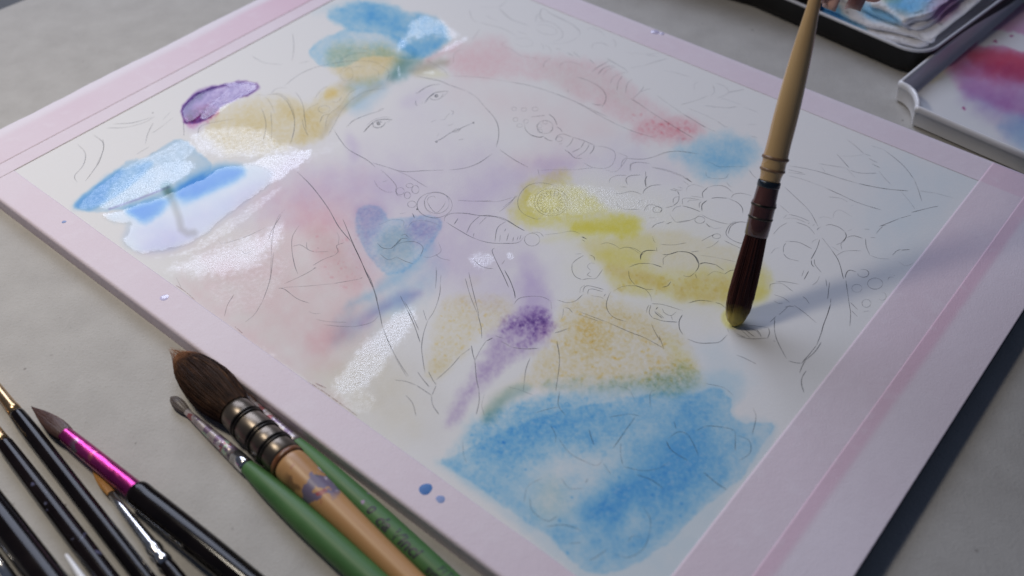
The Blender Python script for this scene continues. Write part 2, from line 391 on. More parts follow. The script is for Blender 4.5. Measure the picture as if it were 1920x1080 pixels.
# warm yellow grapes
w.wash('Y', 0.187, [(1081, 458), (1101, 452), (1183, 446), (1223, 430), (1300, 440), (1386, 468), (1440, 490), (1448, 545), (1400, 578), (1370, 564), (1295, 570), (1262, 562), (1266, 550), (1223, 548), (1162, 558), (1146, 542), (1142, 517), (1128, 495), (1107, 477)], 9, 7.5, 30, .3, fine=.25)
w.wash('L', 0.18, [(1110, 465), (1190, 470), (1260, 520), (1330, 500), (1440, 500), (1445, 545), (1380, 570), (1262, 560), (1150, 545), (1130, 500)], 15, 9, 30, .5, 20, fine=.3)
w.wash('Y', 0.442, [(1132, 494), (1180, 503), (1252, 524), (1260, 548), (1223, 538), (1183, 530), (1148, 520)], 10.5, 6, 20, .4, 18, fine=.3)
w.wash('Y', 0.357, [(1268, 525), (1340, 515), (1385, 528), (1400, 560), (1370, 566), (1292, 566), (1264, 556)], 12, 7.5, 20, .5, 18, fine=.4)
w.wash('L', 0.315, [(1415, 540), (1436, 536), (1447, 552), (1428, 570), (1410, 565)], 10.5, 4.5)
# heart brooch and its tail
w.wash('B', 0.17, [(666, 394), (687, 384), (712, 385), (724, 399), (727, 411), (752, 408), (785, 406), (806, 403), (832, 408), (827, 434), (808, 458), (785, 490), (751, 514), (725, 519), (700, 491), (679, 465), (668, 430)], 3, 3, 20, .3, edge=.28, fine=.35, gran=.4)
w.wash('V', 0.17, [(662, 394), (690, 383), (715, 388), (722, 402), (705, 430), (690, 470), (676, 450)], 18, 6); w.wash('V', 0.17, [(765, 415), (800, 410), (830, 412), (820, 440), (795, 455), (768, 440)], 18, 6, fine=.4)
w.wash('T', 0.18, [(700, 440), (760, 420), (780, 470), (740, 505), (715, 490)], 14)
w.wash('B', 0.24, [(728, 520), (770, 495), (806, 458), (818, 440), (806, 480), (770, 520), (720, 545), (680, 565), (640, 580), (680, 555)], 13.5, 7.5)
w.wash('C', 0.25, [(640, 600), (700, 560), (800, 500), (830, 470), (800, 560), (740, 580), (680, 620), (620, 650)], 27, 12)
w.wash('V', 0.17, [(690, 585), (735, 555), (790, 542), (792, 556), (750, 572), (712, 592), (672, 615)], 13.5, 6); w.wash('B', 0.128, [(700, 580), (740, 552), (785, 545), (770, 565), (715, 592)], 12, 6)
# rose haze left
w.wash('R', 0.136, [(545, 372), (600, 382), (655, 398), (672, 452), (702, 500), (724, 520), (700, 548), (640, 535), (600, 485), (580, 440), (556, 415)], 24, 12, 40, .3, fine=.25); w.wash('N', 0.22, [(570, 430), (640, 440), (690, 520), (640, 530), (600, 480)], 30, 12)
w.wash('R', 0.0682, [(455, 372), (560, 350), (660, 380), (600, 425), (520, 425)], 36, 15); w.wash('R', 0.26, [(575, 640), (610, 616), (655, 622), (640, 645), (600, 658)], 24, 9)
w.wash('R', 0.0868, [(570, 650), (640, 585), (690, 570), (700, 600), (640, 660), (620, 705), (560, 680)], 33, 12); w.wash('A', 0.18, [(640, 600), (690, 590), (700, 620), (640, 635)], 14)
w.wash('R', 0.0744, [(340, 525), (360, 535), (600, 715), (660, 765), (640, 765), (520, 680), (400, 600)], 12, 7.5)
# middle ochres
w.wash('Y', 0.221, [(828, 562), (868, 546), (910, 556), (962, 558), (962, 592), (935, 612), (905, 622), (872, 660), (832, 702), (803, 712), (794, 692), (808, 632), (820, 592)], 13.5, 9, 30, .3, fine=.45, gran=.8)
w.wash('Y', 0.187, [(798, 690), (830, 670), (850, 680), (815, 712)], 12, 6, fine=.4); w.wash('Y', 0.085, [(870, 525), (900, 520), (895, 535), (870, 540)], 9, 4.5, fine=.5)
w.wash('Y', 0.323, [(1075, 566), (1120, 556), (1200, 582), (1250, 602), (1290, 660), (1312, 700), (1300, 728), (1230, 736), (1150, 726), (1050, 720), (985, 716), (1000, 690), (1035, 640), (1050, 600)], 19.5, 12, 30, .35, fine=.5, gran=1.0)
w.wash('Y', 0.255, [(1080, 600), (1130, 600), (1150, 650), (1110, 670), (1070, 640)], 27, 9, fine=.8, gran=1.0); w.wash('O', 0.14, [(1080, 600), (1120, 600), (1130, 640), (1080, 640)], 24, 9, fine=.8)
w.wash('Y', 0.17, [(1130, 570), (1230, 600), (1240, 640), (1150, 600)], 18, 7.5)
w.wash('T', 0.24, [(1000, 726), (1080, 712), (1200, 715), (1250, 690), (1300, 690), (1316, 730), (1230, 738), (1100, 736)], 18, 10.5, 24, .4, fine=.5)
w.wash('L', 0.108, [(1240, 620), (1290, 660), (1312, 700), (1270, 700)], 14)
# violet stroke
w.wash('V', 0.255, [(925, 622), (950, 596), (985, 580), (1022, 580), (1036, 605), (1026, 640), (985, 660), (950, 682), (912, 712), (882, 746), (860, 785), (835, 800), (852, 752), (890, 706), (910, 660)], 16.5, 7.5, 24, .4, 24, fine=.3)
w.wash('V', 0.442, [(945, 604), (985, 585), (1022, 584), (1032, 600), (1030, 625), (1004, 632), (985, 615), (950, 622)], 13.5, 9, 18, .6, 14, fine=.8, gran=.4); w.wash('R', 0.0744, [(1010, 600), (1036, 610), (1026, 640), (1005, 640)], 9)
w.wash('A', 0.7, [(975, 545), (985, 500), (1010, 530), (1036, 575), (1012, 590), (975, 580)], 21, 9); w.wash('A', 0.25, [(1015, 480), (960, 470), (985, 520), (1030, 570), (1030, 545)], 12)
w.wash('Y', 0.17, [(900, 765), (935, 730), (990, 705), (1000, 715), (950, 742), (905, 790)], 13.5, 6)
w.wash('T', 0.42, [(905, 775), (930, 742), (985, 722), (1000, 730), (955, 752), (925, 790), (905, 795)], 12, 6)
# big blue at the bottom
w.wash('B', 0.104, [(800, 858), (870, 870), (1000, 740), (1300, 700), (1390, 690), (1400, 745), (1372, 768), (1380, 782), (1445, 788), (1463, 806), (1440, 850), (1365, 940), (1290, 1060), (1200, 1150), (1070, 1072), (980, 1000), (880, 915)], 10.5, 7.5, 40, .3)
w.wash('B', .15, [(822, 868), (864, 818), (900, 790), (935, 765), (990, 744), (1060, 736), (1140, 738), (1230, 728), (1312, 735), (1340, 760), (1400, 810), (1425, 830), (1380, 880), (1320, 940), (1250, 1005), (1180, 1050), (1110, 1072), (1040, 1016), (960, 960), (890, 908)], 11, 9, 30, .8, 40, edge=.03, fine=.35, gran=.45, sm=1)
w.wash('B', .19, [(1000, 780), (1230, 735), (1312, 737), (1345, 722), (1374, 745), (1371, 760), (1366, 771), (1378, 784), (1408, 796), (1445, 790), (1454, 803), (1440, 822), (1415, 858), (1393, 893), (1360, 919), (1338, 941), (1304, 967), (1262, 1012), (1190, 1062), (1120, 1082), (1080, 1062), (1045, 1020), (1000, 985), (930, 940), (850, 880), (820, 866), (860, 850)], 2.5, 5, 24, .6, 30, edge=.22, fine=.3, gran=.3, sm=1)
w.specks('B', .26, [(850, 850), (930, 770), (1040, 740), (1200, 745), (1180, 840), (1080, 870), (960, 900), (880, 890)], 150, 2, 5.5, 5)
w.specks('B', .22, [(960, 940), (1200, 900), (1400, 820), (1330, 930), (1180, 1050), (1080, 1040)], 70, 2, 5, 6)
w.specks('O', .30, [(1060, 580), (1180, 590), (1270, 660), (1290, 715), (1040, 715), (1020, 660)], 130, 2, 6, 7)
w.specks('O', .22, [(840, 560), (950, 560), (920, 610), (860, 660), (815, 700), (815, 610)], 70, 1.5, 4, 8)
w.specks('R', .25, [(590, 430), (670, 430), (700, 520), (640, 545), (580, 480)], 34, 2, 4, 9)
w.specks('R', .35, [(1180, 210), (1310, 235), (1290, 262), (1190, 255)], 40, 2, 5, 10)
w.specks('V', .22, [(930, 620), (970, 595), (1030, 590), (1030, 630), (970, 660)], 46, 2, 5, 11)
w.specks('Y', .5, [(1130, 500), (1250, 520), (1440, 530), (1400, 565), (1150, 545)], 60, 2, 5, 12)
w.wash('B', .16, [(850, 830), (960, 750), (1100, 745), (1200, 760), (1120, 860), (950, 870)], 16, 10, 20, .9, 12, fine=.6)
w.wash('B', .14, [(1080, 960), (1200, 930), (1350, 880), (1380, 890), (1250, 1000), (1120, 1050)], 12, 10, 24, .9, 18, edge=.06)
w.wash('B', .12, [(900, 900), (980, 880), (1060, 960), (1080, 1040), (1000, 980)], 8, 10, 24, .9, 18, edge=.10)
w.wash('B', 0.464, [(1246, 802), (1290, 798), (1328, 820), (1338, 858), (1310, 898), (1252, 928), (1182, 940), (1130, 968), (1098, 962), (1120, 920), (1175, 890), (1222, 858)], 36, 15, 40, .35, fine=.15); w.wash('B', 0.24, [(1080, 960), (1150, 920), (1200, 900), (1180, 950), (1120, 990)], 36, 15)
w.wash('B', 0.28, [(1250, 740), (1310, 740), (1320, 775), (1270, 790)], 27, 12, fine=.4); w.wash('B', 0.176, [(880, 800), (960, 770), (1080, 760), (1100, 810), (960, 860), (880, 850)], 37.5, 18, fine=.5)
w.wash('B', 0.336, [(1098, 820), (1112, 815), (1122, 838), (1108, 843)], 10.5, 4.5); w.wash('B', 0.2, [(820, 864), (850, 866), (870, 884), (840, 880)], 9, 6, fine=.5)
w.lift(.35, [(960, 860), (1060, 820), (1180, 840), (1160, 900), (1080, 960), (1000, 980), (930, 930)], 45, 20, 30)
w.lift(.62, [(1030, 860), (1070, 845), (1150, 860), (1130, 890), (1060, 910), (1010, 900)], 37.5, 18); w.lift(.50, [(1000, 930), (1040, 915), (1075, 950), (1040, 980), (995, 965)], 37.5, 15)
w.lift(.40, [(1130, 730), (1180, 725), (1190, 760), (1140, 780)], 18); w.lift(.35, [(1175, 950), (1200, 940), (1215, 1000), (1180, 1000)], 15)
w.wash('Y', 0.085, [(1000, 900), (1060, 900), (1070, 970), (1000, 980)], 25)
w.wash('B', 0.08, [(1300, 640), (1390, 660), (1410, 730), (1340, 720)], 33, 12); w.wash('B', 0.128, [(1290, 735), (1345, 700), (1378, 745), (1340, 770)], 18, 9)
for (x, y, r) in ((1071, 932, 4), (1277, 944, 5), (1048, 976, 4), (944, 829, 5), (1063, 1036, 4), (1160, 895, 3), (985, 880, 4)): w.line('B', .5, [(x, y), (x + 2, y + 1)], r, 3)
# hair ochre
w.wash('Y', 0.374, [(392, 222), (420, 198), (470, 186), (520, 182), (560, 188), (578, 200), (596, 220), (606, 250), (580, 270), (540, 278), (500, 284), (440, 288), (398, 272), (380, 250)], 16.5, 9, 30, .35, fine=.35, gran=.4)
w.wash('Y', 0.255, [(450, 215), (500, 210), (510, 245), (460, 250)], 24, 9); w.wash('Y', 0.187, [(530, 190), (570, 195), (560, 230), (520, 220)], 14)
w.wash('Y', 0.357, [(570, 212), (600, 182), (622, 162), (655, 152), (668, 166), (652, 192), (628, 216), (608, 248), (578, 272), (556, 266), (566, 236)], 10.5, 6, 24, .3, fine=.3)
w.wash('N', 0.4, [(622, 210), (650, 190), (690, 168), (735, 140), (742, 152), (700, 172), (655, 200), (628, 225), (606, 262), (598, 258)], 9, 4.5); w.wash('Y', 0.212, [(598, 258), (650, 195), (720, 155), (700, 172), (640, 215), (606, 264)], 9, 4.5)
w.wash('O', 0.4, [(610, 176), (624, 166), (634, 174), (624, 184), (612, 184)], 9, 3)
w.wash('N', 0.22, [(630, 150), (690, 140), (715, 150), (690, 168), (640, 175)], 10); w.wash('Y', 0.085, [(560, 195), (600, 180), (600, 220)], 12)
# left blue puddles
w.wash('U', 0.264, [(133, 388), (152, 368), (190, 340), (233, 306), (280, 292), (340, 255), (368, 284), (400, 306), (390, 326), (320, 362), (230, 396), (165, 398)], 3, 4, 30, .3, edge=.10)
w.wash('U', 0.343, [(133, 388), (152, 368), (204, 330), (236, 312), (200, 370), (170, 396)], 10.5, 6, edge=.1)
w.wash('U', 0.607, [(322, 356), (372, 324), (420, 306), (466, 318), (442, 338), (392, 356), (352, 380), (330, 374)], 12, 4.5, 30, .2); w.wash('U', 0.713, [(232, 394), (300, 370), (322, 374), (302, 400), (270, 418), (250, 404)], 10.5, 4.5, 30, .2)
w.wash('U', 0.158, [(300, 360), (470, 320), (430, 350), (330, 395)], 14)
w.wash('A', 0.35, [(255, 470), (290, 440), (380, 435), (340, 468), (285, 478)], 18, 6); w.wash('A', 0.18, [(230, 425), (420, 360), (500, 330), (470, 375), (350, 455), (250, 465)], 24, 6)
w.line('T', .6, [(312, 352), (318, 362)], 18, 15); w.line('N', .75, [(314, 358), (326, 382), (336, 410), (340, 430), (352, 438), (364, 437)], 12, 12)  # teal to beige strokes: a reflection in the puddle, painted into the pigment
w.line('V', .25, [(205, 392), (262, 372), (318, 350)], 3, 4)
w.wash('A', .18, [(250, 430), (380, 400), (500, 330), (470, 375), (352, 460), (264, 478)], 14, 5)
w.wash('U', .12, [(195, 399), (300, 368), (430, 306), (500, 312), (516, 338), (430, 400), (352, 460), (264, 480), (224, 456), (246, 416), (206, 416)], 8, 4, 40, .3)
w.wash('U', .55, [(330, 358), (380, 322), (460, 312), (450, 336), (392, 360), (350, 376)], 9, 3)
w.wash('U', .6, [(236, 394), (296, 374), (312, 378), (296, 402), (270, 416), (254, 404)], 8, 3)
w.wash('U', .42, [(134, 388), (152, 368), (204, 332), (250, 306), (300, 300), (250, 345), (190, 385), (165, 398)], 6, 4)
# purple drop
w.wash('V', 0.722, [(339, 210), (344, 196), (366, 175), (402, 161), (441, 153), (473, 152), (490, 160), (482, 172), (444, 186), (415, 196), (405, 215), (376, 228), (346, 234)], 2.5, 3, 20, .5, 14, edge=.35, fine=.3)
w.wash('V', 0.938, [(338, 214), (350, 188), (380, 168), (412, 160), (390, 178), (362, 200), (356, 222)], 7.5, 4.5); w.wash('M', 0.68, [(345, 218), (375, 200), (410, 200), (395, 222), (355, 230)], 9, 7.5, fine=.8); w.lift(.3, [(462, 152), (490, 158), (480, 172), (455, 174)], 8)
w.wash('A', 0.5, [(345, 238), (390, 220), (410, 225), (370, 245)], 12, 6)

# ---- water lying on the sheet
w.puddle([(195, 399), (228, 395), (300, 370), (370, 340), (430, 306), (498, 312), (516, 338), (470, 374), (430, 400), (390, 436), (352, 460), (300, 471), (264, 480), (224, 456), (240, 432), (246, 416), (226, 422), (206, 416), (188, 406)], .00024, 12, 3)
w.puddle([(338, 212), (344, 196), (366, 175), (402, 161), (430, 158), (420, 178), (396, 192), (380, 214), (360, 228), (346, 232)], .0005, 16, 1.5)
w.damp(.80, [(400, 165), (441, 153), (480, 155), (482, 170), (440, 186), (410, 212), (370, 228), (390, 195)], 4, 3)
w.damp(.62, [(178, 388), (205, 350), (260, 316), (340, 290), (380, 312), (330, 348), (250, 378), (205, 398)], 12, 6, 12)
w.damp(.50, [(138, 388), (200, 336), (236, 308), (300, 282), (345, 256), (380, 280), (300, 330), (220, 375), (165, 396)], 4, 3)
w.damp(.50, [(345, 245), (400, 235), (460, 225), (520, 250), (575, 280), (556, 300), (500, 300), (440, 302), (370, 300)], 14, 8)
w.damp(.68, [(448, 306), (500, 292), (545, 284), (596, 278), (572, 306), (524, 342), (484, 352), (452, 332)], 9, 7, 16)
w.damp(.40, [(560, 300), (600, 268), (650, 258), (630, 285), (580, 310)], 8, 8, 14)
w.damp(.46, [(352, 470), (430, 410), (520, 345), (540, 350), (450, 425), (380, 475), (310, 488), (262, 484)], 6, 5, 14)
w.damp(.58, [(285, 500), (380, 458), (470, 430), (540, 400), (546, 440), (500, 505), (430, 535), (340, 530)], 34, 10)
w.damp(.40, [(360, 530), (460, 490), (540, 450), (560, 520), (490, 600), (420, 605)], 26, 10)
w.damp(.66, [(606, 735), (640, 690), (665, 655), (700, 620), (740, 580), (775, 565), (790, 590), (760, 645), (722, 695), (690, 740), (640, 752)], 24, 8, 14)
w.damp(.46, [(622, 745), (690, 715), (720, 750), (690, 790), (650, 775)], 12, 7); w.damp(.42, [(470, 625), (490, 640), (560, 695), (620, 740), (600, 745), (520, 690)], 7, 6, 14)
w.damp(.62, [(752, 66), (788, 16), (832, 34), (872, 62), (850, 84), (806, 66), (762, 84), (745, 108), (738, 90)], 16, 9, 14); w.damp(.55, [(812, 98), (850, 78), (890, 60), (880, 80), (830, 104)], 5, 5, 14)
w.damp(.56, [(985, 350), (1060, 338), (1120, 345), (1200, 360), (1260, 385), (1240, 410), (1160, 400), (1060, 412), (985, 405)], 14, 8); w.damp(.62, [(1066, 362), (1100, 345), (1140, 348), (1140, 368), (1090, 376)], 10, 6)
w.damp(.42, [(1190, 395), (1250, 390), (1290, 430), (1260, 440), (1200, 420)], 9, 6, 14)
w.damp(.56, [(872, 480), (915, 466), (938, 486), (905, 508), (880, 504)], 10, 6, 16); w.damp(.6, [(945, 472), (962, 470), (966, 486), (952, 490)], 4, 2)
w.damp(.5, [(742, 120), (752, 120), (756, 150), (742, 150)], 4, 3); w.damp(.55, [(1350, 596), (1362, 578), (1395, 583), (1400, 606), (1380, 618), (1360, 614)], 4, 3)
w.damp(.5, [(790, 132), (815, 130), (820, 140), (795, 142)], 4, 3)

pv[:, 2] += w.h
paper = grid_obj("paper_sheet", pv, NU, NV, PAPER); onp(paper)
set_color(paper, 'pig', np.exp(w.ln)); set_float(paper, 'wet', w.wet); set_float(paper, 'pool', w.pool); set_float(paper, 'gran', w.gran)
HGT = w.h.reshape(NU, NV)
def film_height(x, y):
    u, v = uv((x, y)); i = int(round((u + .003) / (PU + .006) * (NU - 1))); j = int(round((v + .003) / (PV + .006) * (NV - 1)))
    return HGT[min(max(i, 0), NU - 1), min(max(j, 0), NV - 1)]

# ---- tape strips: grids with a rounded wrap at the rim
def strip(name, us, vs, z, layers, pale, wrap=None, jag=None):
    """us, vs: 1-D samples in board coordinates"""
    U, V = np.meshgrid(us, vs, indexing='ij'); Z = np.full(U.shape, z)
    lay = layers(U, V); pl = pale(U, V)
    if jag is not None: U, V = jag(U, V)
    if wrap: U, V, Z = wrap(U, V, Z)
    p = Lp[:2] + U.ravel()[:, None] * EU + V.ravel()[:, None] * EV
    # a hair of thickness: skirt vertices are folded under at every edge
    o = grid_obj(name, np.concatenate([p, Z.reshape(-1, 1)], 1), len(us), len(vs), TAPE); onp(o)
    set_float(o, 'layers', lay.ravel()); set_float(o, 'pale', pl.ravel())
    s = o.modifiers.new("thickness", 'SOLIDIFY'); s.thickness = .00007; s.offset = -1
    return o
def u_at(x, y): return uv(P(x, y))[0]
def v_at(x, y): return uv(P(x, y))[1]
zt = ZB + .00016
vs_seam = v_at(160, 224.4); vs_soft = v_at(430, 45 + .0); vb_seam = v_at(1554, 880); vb_soft = v_at(1594, 880)
vs_soft = v_at(455, 27)
zero = lambda U, V: np.zeros(U.shape)
nz = lambda U, V, s, k: fbm(U * s + 3, V * s + 7, k)
# lower-left strip wraps down over the rim
def wrapL(U, V, Z):
    r = .0014; e = u0; d = e + r - U; ang = np.clip(d / r, 0, math.pi / 2); over = np.maximum(d - r * math.pi / 2, 0)
    U2 = np.where(d > 0, e + r - r * np.sin(ang), U) ; Z2 = np.where(d > 0, Z - r * (1 - np.cos(ang)) - over, Z)
    return U2, V, Z2
strip("masking_tape", np.concatenate([np.linspace(u0 - .0075, u0 + .002, 22), np.linspace(u0 + .003, 0, 22)]), np.linspace(v0 + .001, v1 - .001, 300), zt, zero,
      lambda U, V: .12 * nz(U, V, 40, 3), wrapL, lambda U, V: (U + (U > -.0002) * .0004 * (nz(U, V, 60, 9) - .5), V))
# upper-right strip
strip("masking_tape", np.linspace(PU, u1, 40), np.linspace(v0 + .001, v1 - .001, 300), zt, zero, lambda U, V: .15 * nz(U, V, 30, 5) + .3 * sstep(u1 - .004, u1, U),
      None, lambda U, V: (U + (U < PU + .0002) * .0004 * (nz(U, V, 60, 8) - .5), V))
# two upper-left strips, the outer one lapping over the inner one; ragged outer edge
dbl = lambda a, b: (lambda U, V: sstep(b - .0012, b + .0012, V) * (V < a) if b < a else sstep(b + .0012, b - .0012, V) * (V > a))
strip("masking_tape", np.linspace(u0 + .002, u1 - .001, 260), np.linspace(vs_seam - .004, 0, 24), zt + .00009, zero, lambda U, V: .10 * nz(U, V, 40, 4))
strip("masking_tape", np.linspace(u0 + .001, u1 - .001, 300), np.linspace(v0, vs_seam, 40), zt + .0002,
      lambda U, V: sstep(vs_soft - .002, vs_soft + .003, V + .004 * (nz(U, V, 25, 2) - .5)) * (.18 + .72 * sstep(.05, .2, U)), lambda U, V: .75 * sstep(vs_soft + .002, vs_soft - .004, V + .004 * (nz(U, V, 25, 2) - .5)),
      None, lambda U, V: (U, V + (V < v0 + .0008) * .0022 * (nz(U, V, 45, 6) - .35)))
# two lower-right strips
ov = lambda U: .55 * (U > PU - .0)
strip("masking_tape", np.linspace(u0 + .001, u1 - .0005, 260), np.linspace(PV, vb_soft, 30), zt + .00009, lambda U, V: .12 + .6 * (U > PU), lambda U, V: 0 * U)
strip("masking_tape", np.linspace(u0 + .001, u1 - .0005, 260), np.linspace(vb_seam, v1 - .0002, 44), zt + .0002,
      lambda U, V: np.maximum(.95 * sstep(vb_soft + .001, vb_soft - .002, V), .5 * (U > PU)), lambda U, V: .30 * sstep(vb_soft - .001, vb_soft + .002, V))

# ---- pencil drawing: narrow ribbons lying on the sheet
def catmull(pts, step=3.0):
    p = [np.array(q, float) for q in pts]
    if len(p) < 3:
        n = max(2, int(np.linalg.norm(p[1] - p[0]) / step)); return [p[0] + (p[1] - p[0]) * k / n for k in range(n + 1)]
    q = [2 * p[0] - p[1]] + p + [2 * p[-1] - p[-2]]; out = []
    for i in range(1, len(q) - 2):
        n = max(2, int(np.linalg.norm(q[i + 1] - q[i]) / step))
        for k in range(n):
            t = k / n; a, b, c, d = q[i - 1], q[i], q[i + 1], q[i + 2]
            out.append(.5 * ((2 * b) + (c - a) * t + (2 * a - 5 * b + 4 * c - d) * t * t + (3 * b - a - 3 * c + d) * t ** 3))
    return out + [p[-1]]
class Ribbons:
    def __init__(s): s.v = []; s.f = []; s.a = []
    def add(s, pts, w=.32, dark=.55, taper=True):
        c = catmull(pts); g = [P(x, y)[:2] for x, y in c]; n = len(g); ph = random.random() * 50; b = len(s.v)
        for i, q in enumerate(g):
            t = g[min(i + 1, n - 1)] - g[max(i - 1, 0)]; L = np.linalg.norm(t) + 1e-12; nn = np.array([-t[1], t[0]]) / L
            e = min(i, n - 1 - i) / max(1, n - 1); tp = min(1, .35 + e * 6) if taper else 1
            k = .75 + .5 * math.sin(ph + i * .35) * math.sin(ph * 1.7 + i * .13)
            hw = w * .00045 * (.8 + .25 * k) * (.6 + .4 * tp); z = ZB + film_height(*q) + .00007
            for sg in (-1, 1): s.v.append((*(q + nn * hw * sg), z)); s.a.append(dark * .95 * tp * (.55 + .45 * k))
            if i: m = b + 2 * i; s.f.append((m - 2, m - 1, m + 1, m))
    def obj(s, name, mat): o = link(name, s.v, s.f, mat, smooth=False); set_float(o, 'dark', s.a); o.parent = paper; o.matrix_parent_inverse = paper.matrix_world.inverted(); return o
bpy.context.view_layer.update()
pen = Ribbons()
def S(x0, y0, sc, strokes, w=.30, dark=.55):
    for st in strokes:
        ww, dd = w, dark
        if isinstance(st[0], (int, float)): dd = st[0]; ww = w * (.8 + .5 * dd); st = st[1:]
        pen.add(C(x0, y0, sc, st), ww, dd)
def ell(cx, cy, rx, ry, a0=0, a1=360, n=18): return [(cx + rx * math.cos(math.radians(a0 + (a1 - a0) * k / n)), cy + ry * math.sin(math.radians(a0 + (a1 - a0) * k / n))) for k in range(n + 1)]
S(600, 120, 3.8575, [
 (.75, (100,475),(140,540),(190,605),(240,640),(340,695),(400,745)), (.7, (380,715),(480,745),(600,778),(750,772),(890,768)), (.65, (930,768),(1050,752),(1150,715),(1245,650)),
 (.7, (1275,600),(1292,520),(1285,440),(1250,375),(1190,310)), (.45, (1190,310),(1135,245),(1060,195)), (.6, (1060,195),(930,150),(850,120),(720,95)),
 (.55, (190,460),(240,410),(320,375),(430,340),(465,323)), (.5, (215,430),(260,400),(300,385)), (.5, (420,345),(440,325),(465,323)),
 (1.0, (315,495),(360,445),(410,410),(470,400),(525,402)), (.9, (318,492),(350,455),(390,420)), (.45, (330,450),(390,405),(460,385),(510,385)), (.7, *ell(420,434,38,27,20,200)), (.6, (375,450),(410,465),(455,450),(475,420)), (.45,(480,425),(525,402)),
 (1, *ell(422,432,7,6)), (1, *ell(424,432,11,9)), (.7,(400,425),(430,415),(450,425)),
 (.65, (700,215),(740,185),(800,155),(870,147)), (.5,(715,205),(760,172),(820,150)), (.5, (690,200),(700,220)),
 (1.0, (755,285),(790,240),(830,210),(880,200),(930,198)), (.7,(800,235),(830,210)), (.7, (795,245),(805,255),(835,260),(875,245),(890,210)), (.4, (880,245),(930,200)), (1, *ell(842,231,7,6)), (1, *ell(842,231,12,9)), (.8, (695,265),(690,285),(705,305)), (.4,(740,275),(735,290)),
 (.3, (800,425),(820,412),(845,405)), (.45, (870,405),(900,402),(915,380),(940,355)), (.5, (945,335),(965,345),(955,370)), (.4, (915,445),(945,442),(968,430)),
 (.75, (830,562),(880,540),(940,500),(990,480),(1050,450),(1115,425)), (1, *ell(842,563,6,4)), (.9, *ell(1110,425,5,4)), (.6, (950,495),(985,470),(1015,468),(1000,488),(965,495)), (.55, (1000,550),(1040,542)), (.3,(845,530),(862,500)),
 (.6, (1300,620),(1400,690),(1510,750)), (.5, (440,765),(500,820),(550,880),(548,920),(560,950),(590,958)), (.45, (560,775),(640,810),(720,860),(780,895)),
 (.5, *ell(580,920,30,26)), (.55, *ell(632,950,22,24)), (.5, *ell(690,908,26,30)), (.45, *ell(648,880,25,16)), (.5, *ell(664,1015,30,24)), (.45, (390,840),(420,890),(480,925),(540,925)), (.35,(450,855),(490,842)),
 (.5, (990,985),(1100,992),(1250,990)), (.4, (1320,1040),(1390,985),(1430,950))])
S(640, 360, 3.8583, [
 (.65, *ell(675,95,128,92)), (.4, *ell(690,78,90,78)), (.45, (620,70),(650,120),(690,150),(740,100),(752,70)), (.4, (620,70),(630,42),(670,30),(680,45)), (.4,(600,60),(610,120),(650,160)), (1, *ell(548,125,4,4)),
 (.8, (745,210),(750,180),(800,155),(900,155),(1000,170),(1130,180),(1200,205),(1270,250),(1325,280)), (.65, (760,220),(850,275),(950,330),(1060,365),(1180,372),(1280,365),(1325,320)),
 (.7, (845,190),(815,235)), (.65, (1005,170),(940,230),(905,300)), (.6, (1050,180),(995,235)), (.6, (960,295),(955,325)), (.55, (1195,210),(1130,260),(1110,360)), (.6, (1190,265),(1180,285)), (.55, (1150,310),(1145,360)), (.7, (1210,300),(1195,355)), (.55, (1245,325),(1240,360)), (.55, (1280,320),(1270,350)), (.55,(1300,310),(1290,345)),
 (.45, *ell(1380,345,55,46)),
 (.6, (260,370),(300,405),(360,408),(400,370),(430,340),(480,335)), (.7, (360,408),(405,370),(435,340)), (.5, (430,320),(460,305),(485,330)), (.5, (375,430),(390,390),(440,365),(530,360),(590,400),(570,470)), (.5, (400,470),(460,500),(520,520)), (.4, (280,450),(340,490),(400,470)),
 (.3, (270,240),(370,200),(450,210),(445,250)), (.3, (480,260),(520,215),(620,210),(720,245)), (.35, (700,360),(720,430),(650,470),(590,470)), (.4, (680,450),(720,480),(790,495)),
 (.8, (1110,405),(1090,425),(1120,500),(1170,600),(1210,690)), (.95, (1180,565),(1220,640),(1250,720),(1258,770)), (.55, (960,490),(1000,530),(1050,550),(1100,555)), (.5, (1160,525),(1185,490)),
 (.35, (690,560),(688,620),(680,700)), (.8,(515,155),(530,190)), (.35,(420,158),(470,150))])
S(500, 0, 2, [
 (.35, (0,355),(50,352),(90,390),(105,450),(95,520),(90,540)), (.9, (115,645),(170,700),(230,780),(270,850),(320,910)), (.9, (320,910),(345,960),(400,1080)), (.6, (285,820),(310,880),(330,925)),
 (.35, (70,785),(40,820),(20,900),(15,1060)),
 (.4, (560,285),(640,300),(690,320)), (.35, (690,285),(800,290),(900,305)), (.55, (900,305),(1000,325),(1130,370),(1280,440)),
 (.35, (600,225),(660,260),(680,285)), (.3, (700,240),(705,200),(740,180)), (.5,(1130,335),(1130,348)), (.35,(760,35),(770,70),(790,85)), (.4,(770,150),(800,110))])
